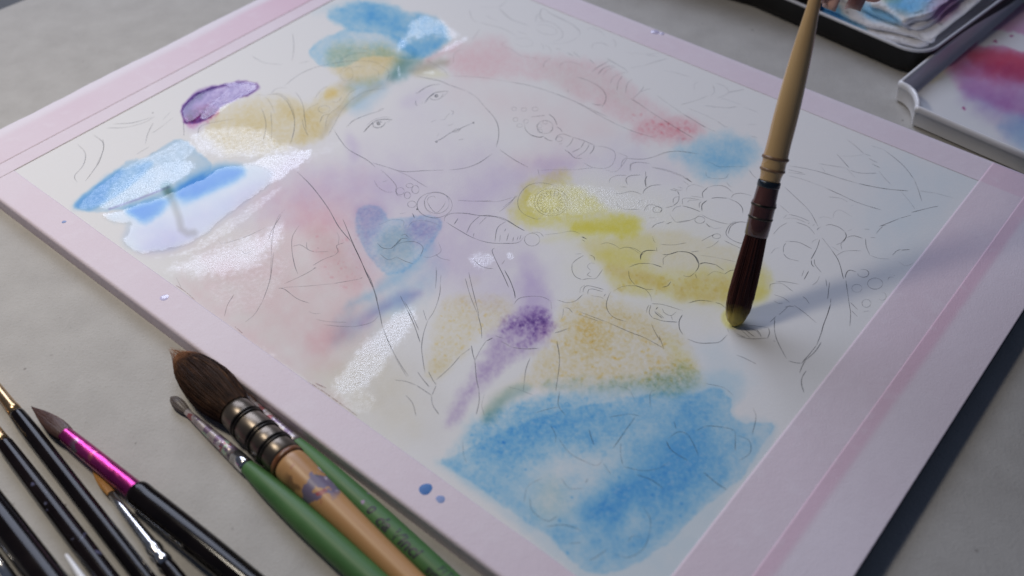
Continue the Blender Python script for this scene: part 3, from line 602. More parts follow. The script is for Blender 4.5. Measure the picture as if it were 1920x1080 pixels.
S(900, 0, 7.385, [(.5, (260,105),(320,175),(420,260),(520,305),(680,355)), (.4, (380,10),(260,105)), (.25, (0,95),(240,100)),
 (.55, (880,110),(840,150),(830,210),(850,265),(890,290)), (.55, (880,110),(960,180),(1080,240),(1250,325),(1340,390),(1385,450),(1370,505)), (.25, (1370,505),(1280,560),(1150,600),(950,605)),
 (.35, (780,330),(860,295),(1000,320),(1120,410),(1150,480),(1100,550),(1000,580)), (.35, (770,400),(850,455),(950,482),(1040,475),(1065,430),(1000,375),(860,340),(790,360)), (.35, (770,310),(775,250),(810,190)),
 (.4, (0,310),(120,345),(280,385),(420,450),(510,510)), (.25, (480,590),(560,640),(700,640),(730,590),(640,530),(480,540)), (.3, (830,600),(880,640),(875,690)), (.25,(900,620),(975,680),(980,740)),
 (.3, (390,560),(300,620),(440,690),(560,770),(700,800),(810,815)), (.5, (1490,410),(1500,395)), (.3, (1500,390),(1560,390),(1660,430),(1730,500)), (.35, (1560,680),(1550,640),(1580,605),(1680,595),(1790,640)), (.4, (1840,540),(1880,600),(1870,660)),
 (.5, (1040,670),(1120,690)), (.45, (1200,725),(1290,780)), (.45, (1290,725),(1390,800)), (.6, (1510,820),(1580,880)), (.45, (1750,800),(1880,880)), (.35, (870,950),(900,860),(1000,800)), (.35, (1100,940),(1130,880),(1240,860),(1400,900)), (.3,(80,210),(160,260),(240,290)), (.3,(520,440),(600,460),(650,490))])
S(1080, 40, 4.909, [(.65, (0,510),(120,550),(210,600),(265,660),(275,720),(240,790)), (.6, (140,755),(190,770),(240,765)),
 (.65, (150,465),(190,430),(260,390),(300,370)), (.7, (200,490),(260,430),(350,405)), (.4, (240,500),(290,450),(370,415)), (.5, (280,345),(370,395),(440,435),(480,470)), (.35, (480,470),(410,480),(340,520),(315,580)), (.5, (430,500),(390,560),(375,640)), (.4, (520,530),(470,580),(455,660)),
 (.7, (500,710),(590,765),(680,830)), (.5, (680,830),(800,905)), (.75, (800,905),(920,980),(1080,1075)), (.4, (520,715),(580,660),(630,595)), (.6, (590,650),(640,630),(690,622)),
 (.35, (740,680),(850,760),(980,850)), (.65, (980,850),(1130,940),(1200,980)), (.35, (1200,980),(1290,1020)),
 (.3, (500,430),(620,410)), (.45, (620,410),(740,370),(840,345)), (.22, (460,290),(640,300),(790,290)), (.35, (650,310),(760,325)),
 (.3, (800,455),(900,470),(1060,515)), (.35, (1090,630),(1090,580),(1135,550)), (.35, (1260,590),(1275,650),(1235,690)), (.35, (1290,570),(1370,600),(1405,650),(1380,675),(1300,710)), (.5, (1400,655),(1550,628)), (.4, (960,770),(1100,730),(1215,685)), (.5, (1180,775),(1300,790),(1400,797),(1480,785)),
 (.25, (1330,705),(1530,770)), (.28, (1030,800),(1180,860),(1300,920)), (.35,(1300,920),(1380,975),(1400,965)), (.3, (1540,790),(1669,835)), (.3, (1580,950),(1669,950)), (.5,(1610,1060),(1669,1070)),
 (.5, (0,745),(120,810),(250,885),(400,960),(560,1025),(720,1070))])
S(900, 150, 3.6, [(.35, *ell(230,195,16,12)), (.4, *ell(297,200,18,12)), (.4, *ell(372,196,20,14)), (.4, *ell(240,268,16,14)), (.35, *ell(268,308,20,12)), (.35, *ell(310,280,16,14)),
 (.6, (340,250),(400,243),(440,240)), (.85, (465,230),(500,260),(520,305)), (.6, (300,300),(310,340),(350,375),(400,385),(435,378)), (.9, (340,370),(400,388),(430,380)), (.5, *ell(440,318,54,44)), (.35, *ell(400,310,18,14)), (.35, *ell(405,345,16,12)), (.35, *ell(440,285,18,12)), (.7, (515,315),(540,330),(556,352)), (.8, (430,385),(460,405),(492,412)), (.5,(470,345),(490,335),(485,310)),
 (.55, (510,410),(520,380),(560,365),(620,385)), (.65, (620,385),(700,410),(770,440)), (.85, (770,440),(765,470),(740,500)), (.75, (690,530),(640,525),(600,490),(570,470)), (.55, (630,390),(610,430),(580,455)), (.7, (705,415),(680,460)), (.6, (680,460),(620,488)), (.5, (740,430),(710,480),(650,520)), (.5,(535,435),(555,425)), (.4, *ell(535,400,22,16)),
 (.4, (770,445),(850,455),(910,490),(900,560),(850,595),(760,590),(700,560)), (.3, (920,490),(980,510),(990,530),(940,600),(900,620),(840,605)), (.35,(950,590),(960,550),(985,525)),
 (.4, (990,530),(1100,535),(1200,510),(1280,485),(1360,480),(1440,490)), (.35, (390,600),(400,645)), (.3, (400,610),(520,605),(640,605),(780,590)),
 (.4, *ell(480,825,115,92)), (.35, *ell(484,828,98,76)), (.5, (520,715),(420,695),(330,710),(270,770),(255,840),(290,900),(380,940),(410,930)),
 *[(.4, (480+98*math.cos(a)*.99, 826+76*math.sin(a)*.99), (480+50*math.cos(a+.1), 826+40*math.sin(a+.1))) for a in [k*.331 for k in range(19)]],
 (.4, (240,780),(210,825),(170,860),(130,890)), (.3, (0,820),(120,820),(230,790)), (.6, (0,918),(70,915),(180,950)), (.8,(180,950),(250,990),(300,1018)), (.4, (340,1030),(400,1030),(430,1060)), (.35, (430,1045),(530,1035),(620,1020),(680,1040)), (.5,(690,1055),(720,1075)),
 (.4, (1020,620),(1015,570),(1060,555),(1150,565)), (.4, (1160,590),(1280,620),(1370,655)), (.7,(1370,655),(1430,690))])
S(1140, 280, 4.909, [(.3, (160,80),(300,90),(420,72)), (.45, (420,72),(520,30),(620,18),(700,25),(860,45)), (.4, (200,200),(215,140),(280,120),(380,130)), (.45, (400,165),(520,185),(640,225),(720,260)), (.7,(720,260),(770,305)), (.4, (690,290),(745,330)),
 (.5, (10,310),(20,270),(80,242),(170,240)), (.65, (180,325),(165,280),(200,245),(300,235)), (.9, (360,245),(340,290),(350,345)), (.45, (110,345),(180,348)),
 (.65, (320,410),(340,370),(400,335),(490,325)), (.5, (60,410),(130,405),(200,388),(260,395),(310,418)), (.4, (80,480),(90,520),(150,550),(290,555)), (.4,(285,510),(290,475),(330,465)), (.5,(350,350),(345,200)),
 (.6, (570,370),(640,385)), (.85, (640,385),(655,420)), (.7,(655,420),(645,480),(600,520)), (.55, (600,520),(530,540)), (.4, (590,355),(640,375),(690,375)), (.5, (640,345),(690,360)),
 (.45, (600,500),(600,465),(620,440),(660,440)), (.5, (685,510),(685,480),(690,455),(760,450),(860,470)), (.35, (730,490),(750,470),(830,470)), (.5,(840,540),(840,500),(860,480)),
 (.5, *ell(455,555,42,28)), (.55, (330,570),(360,520),(400,508),(440,520),(500,545)), (.7,(500,545),(480,580)), (.4, (590,575),(620,535),(680,520)), (.8, (680,520),(760,540),(850,575)), (.45, (850,600),(790,640),(680,670),(620,665),(570,600)),
 (.65, (400,725),(440,690),(520,665)), (.7, (535,688),(590,668)), (.5, (640,670),(700,660),(760,655)), (.35, (720,390),(730,350),(790,325),(890,355)), (.35, (760,430),(870,445)), (.7, (875,450),(870,400),(920,350)), (.5, (920,350),(1000,332),(1080,345),(1150,400)), (.3,(370,630),(435,630)),
 (.85, (865,570),(865,510),(910,470)), (.8, (950,452),(1000,445),(1100,450)), (.7, (1100,450),(1190,490),(1235,540),(1240,590)), (.5, (860,600),(920,635),(1020,670),(1110,690)), (.35,(1110,690),(1180,660)),
 (.5, (1130,450),(1160,415),(1230,405),(1330,430)), (.5, *ell(845,650,46,32)), (.7, (900,680),(940,720)), (.35, (930,700),(980,730),(1050,720)), (.7, (1290,675),(1200,670),(1130,710),(1105,780)), (.65, (1190,665),(1120,700),(1085,770),(1120,820),(1200,860),(1250,865)),
 (.55, *ell(1000,800,38,22)), (.55, (860,845),(920,810),(975,785)), (.45, (900,910),(960,890),(1020,840)), (.55, (1070,840),(1150,880),(1240,920)), (.5, (480,875),(600,880),(720,860)), (.3, (410,800),(420,840),(440,860)), (.5, (445,900),(450,940)),
 (.85, (300,1015),(300,970),(340,935),(430,930)), (.7, (500,970),(570,965),(650,940)), (.85, (650,940),(740,950),(800,990),(830,1050)), (.4, (95,920),(170,900),(240,925),(300,970)), (.35, (210,1070),(300,1050),(400,1055),(480,1075)), (.65, (840,1060),(900,1045),(1000,1065)),
 (.4, (1090,300),(1110,330),(1140,350)), (.55, (1300,190),(1330,235),(1370,270)), (.35, (900,110),(960,130),(1030,160),(1280,158)), (.35, (900,200),(910,250),(980,270),(1080,265),(1110,220))])
S(1040, 440, 4.908, [(.5, (270,190),(200,230),(160,270)), (.6, (160,270),(160,330),(190,385),(250,415)), (.55, (250,415),(310,405),(370,405),(400,380),(440,320)), (.4, (370,265),(330,262),(300,290),(330,330)), (.4, (330,340),(300,370),(340,390)), (.5,(320,185),(360,205),(370,240)),
 (.75, (245,20),(295,40)), (.7, (250,45),(280,65)), (.4, (190,180),(250,175)), (.4, (420,90),(480,75),(550,95),(600,130)), (.4, (600,130),(660,115),(740,130),(800,170)), (.9, (790,230),(795,190),(820,165)), (.65,(820,165),(850,145),(940,145)),
 (.45, (1000,280),(1000,220),(1050,180)), (.8, (1050,180),(1150,155),(1250,170),(1310,220),(1325,290),(1290,350)), (.5,(1290,350),(1240,385),(1180,378)),
 (.55, (680,300),(780,265)), (.5,(780,265),(880,265)), (.75,(900,270),(990,300)), (.5, (680,330),(690,400),(740,465)), (.65,(740,465),(830,500),(910,505)), (.6, (1070,430),(1040,470),(990,485)), (.6, (1290,360),(1310,405)),
 (.75, (1330,270),(1380,258),(1480,275)), (.5,(1480,275),(1560,330)), (.6, (1560,365),(1620,330),(1700,328)), (.35, (1400,380),(1470,340),(1560,360)), (.45, (1250,160),(1330,150)), (.3, (1330,190),(1450,205),(1690,255)),
 (.65, (260,530),(270,490),(300,470),(380,485),(450,505)), (.6, (305,550),(310,510),(350,500),(440,525)), (.6, (450,570),(470,545)), (.35,(330,560),(420,575),(450,590)), (.55, (520,520),(490,580),(475,650),(500,720),(560,770),(660,800)), (.35, (230,540),(240,490),(280,465)),
 (.5, (20,600),(110,625),(190,610),(260,550)), (.4, (540,520),(620,480),(720,470),(820,495),(880,560),(890,620)), (.55, (90,670),(130,680),(165,720)), (.45, (230,710),(400,775),(470,800)), (.6,(470,800),(700,900),(830,950),(1010,1050)), (.5, (220,735),(400,795)),
 (.5, (845,720),(850,680),(870,645)), (.55, (890,635),(1000,645),(1180,700)), (.75, (885,645),(870,720),(900,765)), (.7, (900,765),(1000,795),(1130,805)), (.6, (1175,735),(1145,790)),
 (.9, (950,665),(930,690)), (.6, (920,715),(990,770)), (.5, (990,680),(1010,720),(1070,745),(1120,710)), (.5,(930,705),(980,745),(1005,770)), (.5,(1070,745),(1085,785)), (.45,(915,700),(960,750)),
 (.7, (1175,740),(1145,800),(1150,870),(1180,920)), (.65, (1220,960),(1320,995),(1430,998),(1520,985),(1590,920)), (.65, (1230,630),(1330,605),(1450,615)), (.8,(1480,625),(1530,640),(1570,675)), (.45,(1590,860),(1600,900)),
 (.55, (890,820),(920,890),(970,975)), (.6, (960,935),(990,1010),(1005,1050)), (.35, (0,905),(70,880),(140,860)), (.35, (80,680),(75,740),(60,780)), (.4,(20,980),(25,1050))])
S(1380, 440, 3.376, [(.5, (80,575),(150,580),(205,590)), (.7, (205,590),(212,620),(200,655)), (.55, (200,655),(110,660),(60,655),(0,640)), (.8, (50,595),(80,620),(115,645)), (.55, (20,590),(50,620),(90,655)), (.6, (130,600),(150,625),(160,650)), (.5,(0,625),(30,640),(60,650)), (.5,(90,595),(130,610),(150,640)),
 (.65, (245,530),(243,600),(260,670),(300,750),(320,785)), (.55, (330,798),(370,810),(415,815)), (.65, (415,815),(470,750),(510,700)), (.85, (510,700),(540,620),(552,575),(580,500),(598,440)), (.5,(598,440),(600,400)), (.6, (540,680),(500,740),(440,795)), (.7,(440,795),(420,830),(402,875)), (.8, (445,860),(418,905),(415,950),(430,1000)),
 (.6, (592,300),(585,360),(580,410)), (.5, (568,280),(575,330)), (.45, (215,555),(255,515)), (.45,(270,510),(330,455)), (.6,(310,460),(340,452),(368,456)), (.55, (365,445),(440,500),(510,560)), (.45, (240,380),(300,400),(340,430)), (.4, (240,420),(270,435),(300,433)),
 (.5, (215,350),(215,320),(235,310),(290,310),(360,360)), (.5, (250,295),(320,300),(400,315)), (.6, (420,390),(445,410),(465,440)), (.75, (530,30),(510,90),(475,155)), (.8, (475,160),(480,190),(495,205)), (.65, (495,155),(500,190),(540,240)), (.45,(530,260),(510,300),(480,320)),
 (.65, (460,230),(430,285)), (.55, (430,225),(415,265)), (.45, (545,20),(600,90)), (.75, (600,90),(650,170),(680,280)), (.6, (695,290),(715,430),(725,500),(720,580)), (.4,(605,75),(650,105)),
 (.7, (690,275),(700,240),(720,225),(760,235)), (.6, *ell(805,245,35,25,-120,180)), (.5, *ell(880,310,48,35)), (.35, *ell(765,340,32,25)), (.4, *ell(825,435,28,25)), (.3, *ell(925,390,25,26,-90,150)), (.4, (960,290),(970,270),(1000,270)), (.35,(990,255),(1010,262)),
 (.6, (725,430),(770,475)), (.4, (730,480),(770,520)), (.45, (800,490),(845,482)), (.6, (300,115),(300,80),(315,52)), (.7,(330,42),(400,50),(480,90)), (.65, (300,120),(330,150),(400,168)), (.55, (0,760),(60,785),(130,820)), (.35,(310,45),(330,40)), (.5,(235,670),(250,678))])
S(1420, 240, 3.6, [(.45, (600,75),(660,120),(720,175)), (.4,(720,175),(770,190)), (.45, (770,120),(850,145)), (.6, (850,145),(930,205),(1000,270),(1060,350)), (.45,(1060,350),(1090,430),(1110,495)), (.6, (535,175),(580,225),(620,270)), (.45, (415,240),(500,255),(600,270)), (.5, (620,285),(700,305),(810,305)), (.35, (430,260),(460,300)), (.3, (600,270),(660,335)), (.25,(560,190),(640,190),(720,180)),
 (.5, (750,205),(810,235)), (.5, (770,240),(830,270)), (.4, (820,290),(860,340),(905,385)), (.65, (210,255),(330,275),(450,305),(560,340),(680,375)), (.85, (680,375),(800,400),(900,415),(1020,425)), (.45, (1095,425),(1200,440)), (.3,(1200,440),(1330,475)),
 (.6, (205,280),(310,305)), (.4, (205,300),(330,315)), (.35, (200,320),(300,345),(450,400)), (.65, (450,400),(560,450),(680,505),(840,555)), (.5, (185,400),(260,470),(350,560),(410,665)), (.35, (970,430),(1030,500),(1065,550)),
 (.55, (820,665),(900,635),(960,610)), (.45,(960,610),(1040,588)), (.7, (1040,570),(1160,540),(1225,527)), (.4, (800,715),(820,690),(850,660)), (.45, (720,683),(760,685)), (.4, (480,465),(560,475),(610,500)), (.3, (630,530),(650,520)), (.6,(830,660),(870,655)),
 (.4, (400,690),(430,665)), (.65, (460,660),(490,652),(550,670),(590,700)), (.8,(590,700),(600,730),(580,770)), (.4,(580,770),(530,790)), (.6, (570,820),(565,780),(600,740)), (.6,(600,740),(650,728),(710,745)), (.45, (610,695),(640,685)), (.5, (730,745),(735,800),(760,860)), (.4,(760,860),(820,880),(890,885)), (.4, (760,740),(800,740)),
 (.45, (530,865),(580,835),(640,828),(700,830)), (.65, (910,860),(940,830),(970,820)), (.7,(970,825),(1030,820)), (.3, (950,900),(1000,930),(1050,915)), (.5, (175,610),(200,585)), (.6,(210,583),(280,600),(350,630)), (.4, (180,615),(250,610),(330,640)), (.4, (105,720),(150,670),(200,640)), (.55, (260,635),(340,665),(390,720)), (.4, (90,850),(120,815),(150,810)), (.4, (150,520),(215,575)), (.6, (340,648),(355,640)), (.5,(372,660),(388,650)), (.6,(400,690),(415,670)),
 (.25, (510,610),(520,570),(560,555),(640,600)), (.25, (410,610),(450,600),(500,610)), (.4,(365,780),(380,760),(410,750))])
S(740, 500, 3.8583, [(.5, (330,120),(325,200),(290,310),(240,390)), (.6,(240,390),(210,480),(195,580),(205,680),(220,770)), (.3, (300,0),(298,120)), (.3,(335,60),(330,120)), (.6, (40,210),(60,250),(90,310)), (.9,(90,310),(140,420),(185,550)), (.55, (70,250),(120,340),(175,460)), (.35, (205,310),(230,390)), (.35, (0,650),(40,720),(90,800)),
 (.55, (510,85),(550,220),(600,340)), (.65,(600,340),(625,440),(630,520)), (.55, (535,40),(560,150),(600,310),(610,360)), (.45, (0,820),(80,830),(160,860)), (.65,(160,860),(265,930)), (.55,(265,930),(275,1000),(320,1070)), (.65, (165,760),(200,810),(250,870)), (.6, (245,760),(270,810),(300,855)), (.45, (300,860),(270,930)),
 (.5, (860,275),(900,230),(980,215),(1070,220),(1130,250)), (.3,(1130,250),(1135,310)), (.5, (580,680),(620,600),(660,540)), (.7,(660,540),(710,515)), (.8, (555,570),(565,630),(580,680)), (.7,(580,680),(590,800),(610,900)), (.55,(610,900),(610,980),(590,1070)), (.5, (300,820),(400,730),(480,640)), (.5,(480,640),(550,590)),
 (.5, (725,500),(790,520)), (.4, (770,540),(850,585)), (.6,(850,585),(950,595),(1040,590)), (.55, (980,660),(950,740),(935,850)), (.4,(935,850),(930,900)), (.6, (1175,540),(1190,640),(1190,720),(1165,900)), (.35, (1155,480),(1200,470),(1250,450)), (.45, (80,930),(130,990),(155,1080)), (.3, (650,920),(630,1000),(650,1080)), (.3, (820,870),(900,890),(1000,930)), (.5,(1100,360),(1115,350)), (.5,(870,375),(900,370))])
S(860, 660, 2.7, [(.3, (20,450),(25,520),(40,560)), (.4, (465,370),(490,420),(490,460)), (.35, (500,430),(560,510),(640,555),(700,575),(730,545)), (.5, (900,320),(850,390),(780,490)), (.45, (820,460),(820,520),(830,570)), (.4, (760,330),(860,315),(920,325)), (.45, (510,200),(505,270),(540,320)), (.35, (380,310),(470,285),(510,280)), (.5, (660,390),(670,430),(685,470)),
 (.6, (1050,450),(1080,500),(1160,550)), (.45, (1060,440),(1110,405),(1160,420),(1200,490),(1215,530)), (.45, (1200,400),(1260,375),(1360,385),(1400,400)), (.45,(1400,400),(1400,500)), (.4, (1410,420),(1470,450),(1475,510),(1420,550)), (.45, (1490,285),(1505,330),(1485,420)), (.6, (1240,610),(1300,660),(1360,700)), (.35, (830,580),(930,600),(1010,590),(1060,560)),
 (.5, (900,620),(980,650),(1040,695)), (.35, (360,740),(370,800),(420,845)), (.5,(420,845),(460,855),(500,830)), (.3, (330,760),(350,680),(420,640)), (.45, (440,885),(520,875),(590,890),(625,910)), (.35, (730,560),(770,620)), (.35, (780,1020),(860,1040),(930,1000),(960,940),(970,850),(930,780)), (.5, (660,1055),(700,1035),(750,1000)), (.4, (1250,160),(1340,180),(1390,220)), (.4, (1090,350),(1100,390)), (.5,(640,665),(655,640)), (.35,(560,970),(620,965)), (.3,(860,960),(880,930),(930,940)), (.3,(520,640),(560,690),(630,690)), (.3,(970,280),(970,210),(1000,190)), (.3,(800,170),(860,190),(890,240))])
S(400, 400, 3.375, [(.45, (350,170),(370,110),(430,10)), (.5, (380,250),(370,350),(350,450),(310,560)), (.4, (310,560),(260,640),(200,690)), (.5, (130,515),(90,580),(70,650)), (.55, (540,80),(500,150),(498,240),(515,330),(535,385)), (.5, (590,180),(595,225),(640,245)), (.35,(640,245),(730,242)), (.4, (500,210),(550,200),(600,230)),
 (.6, (830,185),(780,205),(790,240),(770,265)), (.55,(770,265),(700,290),(630,330)), (.45, (650,345),(560,395),(450,445)), (.7,(630,350),(650,343)), (.55, (410,475),(450,480),(530,540),(610,570)), (.3, (420,470),(600,460),(760,445)), (.45,(760,445),(930,415)),
 (.85, (850,110),(880,185),(930,290),(980,410)), (.75, (980,410),(1020,500),(1050,620),(1070,720)), (.6, (1070,720),(1120,840),(1180,950),(1235,1030)), (.4, (700,705),(800,715),(900,715),(1000,690),(1045,650)), (.3, (650,670),(720,685),(850,690)), (.35, (780,120),(795,150),(790,200)), (.5,(970,370),(1000,430),(1040,550)), (.3,(600,620),(640,635),(680,632)), (.35,(30,170),(60,190),(200,150),(330,90)), (.3,(175,230),(200,255),(240,240)), (.5,(660,215),(665,225)), (.7,(925,412),(945,408))])
S(0, 0, 2, [(.55, (290,540),(320,575),(312,620),(280,660),(290,685)), (.6, (350,505),(388,540),(375,600),(350,640),(320,680)), (.5, (385,520),(388,560),(360,625)), (.5, (400,480),(470,478),(540,460),(580,437)), (.65, (425,465),(500,460),(570,440)), (.55, (575,460),(555,500),(545,540)), (.35, (640,420),(610,450)), (.35, (650,440),(600,480),(570,500)), (.5, (688,455),(690,510)), (.35, (510,580),(560,550)),
 (.5, (1098,125),(1102,180),(1095,230)), (.45, (945,210),(990,235),(1060,243)), (.4, (1120,238),(1160,230)), (1, *ell(573,423,1.5,1)), (.35,(560,580),(600,560)), (.45,(740,510),(760,470),(880,445)), (.3,(660,1040),(680,1080))])
S(480, 80, 5.4, [(.6, (290,440),(370,370),(480,300),(620,245),(760,215)), (.65, (760,215),(900,192),(1050,183)), (.45,(1050,183),(1200,195),(1255,220)), (.4, (0,530),(100,530)), (.6, (100,530),(220,525),(300,580),(350,660),(385,760),(390,860),(370,960),(340,1030)), (.4, (150,515),(220,460),(320,460)), (.55, (400,500),(450,570),(480,650),(490,740),(510,890)), (.45, (470,770),(480,840),(530,950)),
 (.5, (50,650),(90,760),(100,860),(70,1000)), (.45, (600,560),(650,490),(720,440)), (.35, (510,690),(560,650),(640,610)), (.4, *ell(690,675,60,38)), (.35, (760,600),(830,600),(870,545)), (.5, (645,810),(680,740),(760,720)), (.4, (730,940),(790,830),(860,700),(950,590)), (.5,(950,590),(1060,520),(1150,485),(1310,462)), (.35, (700,870),(730,740),(850,640),(960,500),(1080,450)),
 (.3, *ell(920,320,65,70)), (.45, (1250,230),(1330,270),(1345,330),(1320,380)), (.35, (1180,260),(1240,300),(1240,350)), (.5, (860,180),(910,140),(1000,110),(1150,100)), (.35,(900,100),(1000,60),(1150,65)), (.4,(880,300),(960,250),(1100,240)), (.35,(90,540),(150,620),(190,720)), (.35,(150,700),(160,860),(150,1000))])
tag(pen.obj("pencil_drawing", GRAPH), kind='stuff')
red = Ribbons()
for st in ([(576, 715), (600, 730), (640, 758), (670, 780)], [(330, 535), (345, 545), (365, 562)], [(440, 612), (455, 625)], [(590, 718), (612, 728)]): red.add(st, .45, .5)
tag(red.obj("dried_paint_edge", REDLINE), kind='stuff')

# ---- drops that fell on the tape
def drop(x, y, rpx, h, material, z=zt + .00003, sq=1.0):
    c = P(x, y, z); r = rpx * depth_of(c) / FPX; vs = [(c[0], c[1], z + h)]; fs = []; n = 28; rings = 6
    for k in range(1, rings + 1):
        a = k / rings
        for i in range(n):
            an = 2 * math.pi * i / n; rr = r * a * (1 + .06 * math.sin(2 * an + x) + .04 * math.sin(3 * an + y))
            vs.append((c[0] + rr * math.cos(an), c[1] + rr * math.sin(an) * sq, z + h * (1 - a * a)))
        for i in range(n):
            j = (i + 1) % n
            if k == 1: fs.append((0, 1 + i, 1 + j))
            else: p = 1 + (k - 2) * n; q = 1 + (k - 1) * n; fs.append((p + i, q + i, q + j, p + j))
    return onp(link("paint_drop", vs, fs, material))
t = NT("blue_drop"); t.set(color=t.ramp(t.noise(300, 2), [(.3, (.045, .15, .42)), (.7, (.07, .21, .50))]), rough=.45, spec=.3); DROPB = t.m
t = NT("pale_blue_drop"); t.set(color=t.ramp(t.noise(300, 2), [(.3, (.22, .30, .55)), (.7, (.28, .36, .60))]), rough=.45, spec=.3); DROPP = t.m
t = NT("clear_drop"); t.set(color=(.62, .58, .78), rough=.06, spec=.6); DROPC = t.m
drop(798, 917, 12.5, .00012, DROPB); drop(826, 936, 8.5, .0001, DROPP)
drop(308, 558, 8, .00018, DROPC); drop(120, 416, 4, .0002, DROPP); drop(1228, 60, 8, .0006, DROPC); drop(1241, 63, 5, .0004, DROPC)


# ------------------------------------------------------------------ brush materials
def simple(name, lo, hi, scale=120, rough=.45, metal=0.0, spec=.5, coat=0.0, bump=0.0, stretch=None, sss=None):
    t = NT(name); f = t.noise(scale, 4, .6, vec=t.scaled(*stretch) if stretch else None)
    t.set(color=t.ramp(f, [(.32, lo), (.68, hi)]), rough=t.mr(f, .2, .8, rough * .8, min(1, rough * 1.25)), metal=metal, spec=spec, coat=coat, coat_rough=.06, sss=sss)
    if bump: t.bump(f, bump, .6)
    return t
def stained(t, base, specks, lo=.0, hi=.02):
    """dried paint smears, thresholded from noise, between two stations along the brush (object X)"""
    x = t.n('ShaderNodeSeparateXYZ'); t.lk(t.obj(), x.inputs[0])
    win = t.math('MULTIPLY', t.mr(x.outputs[0], lo, lo + .003, 0, 1), t.mr(x.outputs[0], hi - .004, hi, 1, 0))
    c = base
    for i, (col, thr, sc) in enumerate(specks):
        n = t.noise(sc, 3, .55, vec=t.scaled(.6, 1, 1 + .001 * i)); nn = t.mr(n, thr, thr + .03, 0, 1)
        off = t.n('ShaderNodeMapping'); off.inputs['Location'].default_value = (3.1 * i, 1.7 * i, .9 * i); t.lk(t.obj(), off.inputs[0])
        n = t.noise(sc, 3, .55, vec=off.outputs[0]); nn = t.math('MULTIPLY', t.mr(n, thr, thr + .03, 0, 1), win)
        c = t.mix(nn, c, col)
    return c
HAIR_MOP = simple("mop_hair", (.010, .006, .005), (.045, .026, .016), 60, .6, spec=.15, stretch=(6, 60, 60))
t = HAIR_MOP; x = t.n('ShaderNodeSeparateXYZ'); t.lk(t.obj(), x.inputs[0])
cc = t.ramp(t.noise(500, 2, .6, vec=t.scaled(.12, 1, 1)), [(.35, (.016, .007, .004)), (.6, (.050, .023, .012)), (.8, (.17, .085, .038))])
t.set(color=t.mix(t.mr(t.math('ADD', x.outputs[0], t.math('MULTIPLY', t.noise(260, 2), .008)), .003, .0125, .9, 0), cc, (.30, .12, .045)))
HAIR_DARK = simple("brown_hair", (.045, .020, .018), (.14, .075, .06), 300, .4, stretch=(.12, 1, 1)).m
HAIR_GREY = simple("grey_brown_hair", (.06, .045, .04), (.17, .14, .12), 300, .4, stretch=(.12, 1, 1)).m
HAIR_ORANGE = simple("orange_hair", (.36, .15, .03), (.55, .27, .07), 300, .4, stretch=(.12, 1, 1)).m
t = simple("mop_ferrule", (.045, .035, .024), (.17, .14, .11), 90, .30, metal=.7, stretch=(.4, 1, 1)); FER_MOP = t.m
WIRE = simple("dark_wire", (.015, .013, .012), (.07, .06, .05), 200, .35, metal=.8).m
RUST = simple("varnish_ring", (.10, .035, .012), (.22, .085, .03), 200, .35).m
t = simple("bare_wood", (.40, .205, .075), (.52, .285, .115), 60, .42, stretch=(.15, 1, 1))
c0_ = t.b.inputs['Base Color'].links[0].from_socket
WOODT = t
t = simple("green_lacquer", (.050, .135, .042), (.078, .185, .058), 40, .48, spec=.35); GREENT = t
t = simple("green_lacquer_worn", (.050, .135, .042), (.078, .185, .058), 40, .48, spec=.35); GREEN2T = t
t = simple("black_lacquer", (.004, .003, .003), (.010, .007, .007), 60, .14, spec=.22); BLACKT = t
GOLD = simple("gold_ferrule", (.42, .27, .13), (.62, .44, .26), 120, .25, metal=.9).m
SILVER = simple("silver_ferrule", (.50, .48, .47), (.78, .77, .76), 160, .18, metal=.95, bump=.0004).m
t = simple("pink_ferrule", (.26, .02, .13), (.56, .055, .26), 90, .24, metal=.85, bump=.0012, stretch=(.5, 1, 1)); PINKT = t
t = simple("smeared_ferrule", (.30, .26, .26), (.48, .42, .40), 150, .38, metal=.45, bump=.0004); SMEART = t
WHITE = simple("white_lacquer", (.72, .72, .73), (.80, .80, .80), 60, .25).m
INK = simple("black_print", (.012, .016, .02), (.03, .035, .04), 300, .5).m

def axis_of(pA, zA, pB, zB):
    a = P(*pA, zA); b = P(*pB, zB); d = b - a; return a, d / np.linalg.norm(d)
def station(a, d, x, y):
    """point of the axis nearest to the ray through photo pixel (x, y)"""
    r = ray(x, y); w0 = a - CAMP; b = d @ r; return (b * (r @ w0) - d @ w0) / (1 - b * b)
def lathe(name, st, material, root, seg=28, caps=True, flat=None):
    vs = []; fs = []
    for s, r in st:
        for k in range(seg):
            an = 2 * math.pi * k / seg; ry, rz = r, r
            if flat: ry, rz = r * flat[0], r * flat[1]
            vs.append((s, ry * math.cos(an), rz * math.sin(an)))
    for i in range(len(st) - 1):
        for k in range(seg):
            j = (k + 1) % seg; fs.append((i * seg + k, i * seg + j, (i + 1) * seg + j, (i + 1) * seg + k))
    if caps: fs.append(tuple(range(seg))[::-1]); fs.append(tuple((len(st) - 1) * seg + k for k in range(seg)))
    o = link(name, vs, fs, material, root); return o
def interp(st, s):
    for (s0, r0), (s1, r1) in zip(st, st[1:]):
        if s0 <= s <= s1: return r0 + (r1 - r0) * (s - s0) / max(1e-9, s1 - s0)
    return st[-1][1] if s > st[-1][0] else st[0][1]
def dense(st, n=6):
    """smooth a station list with a Catmull-Rom through its points"""
    c = catmull([(s * 1e4, r * 1e4) for s, r in st], 6); out = []
    for p in c:
        s, r = p[0] / 1e4, max(p[1] / 1e4, 1e-5)
        if not out or s > out[-1][0] + 1e-6: out.append((s, r))
    return out
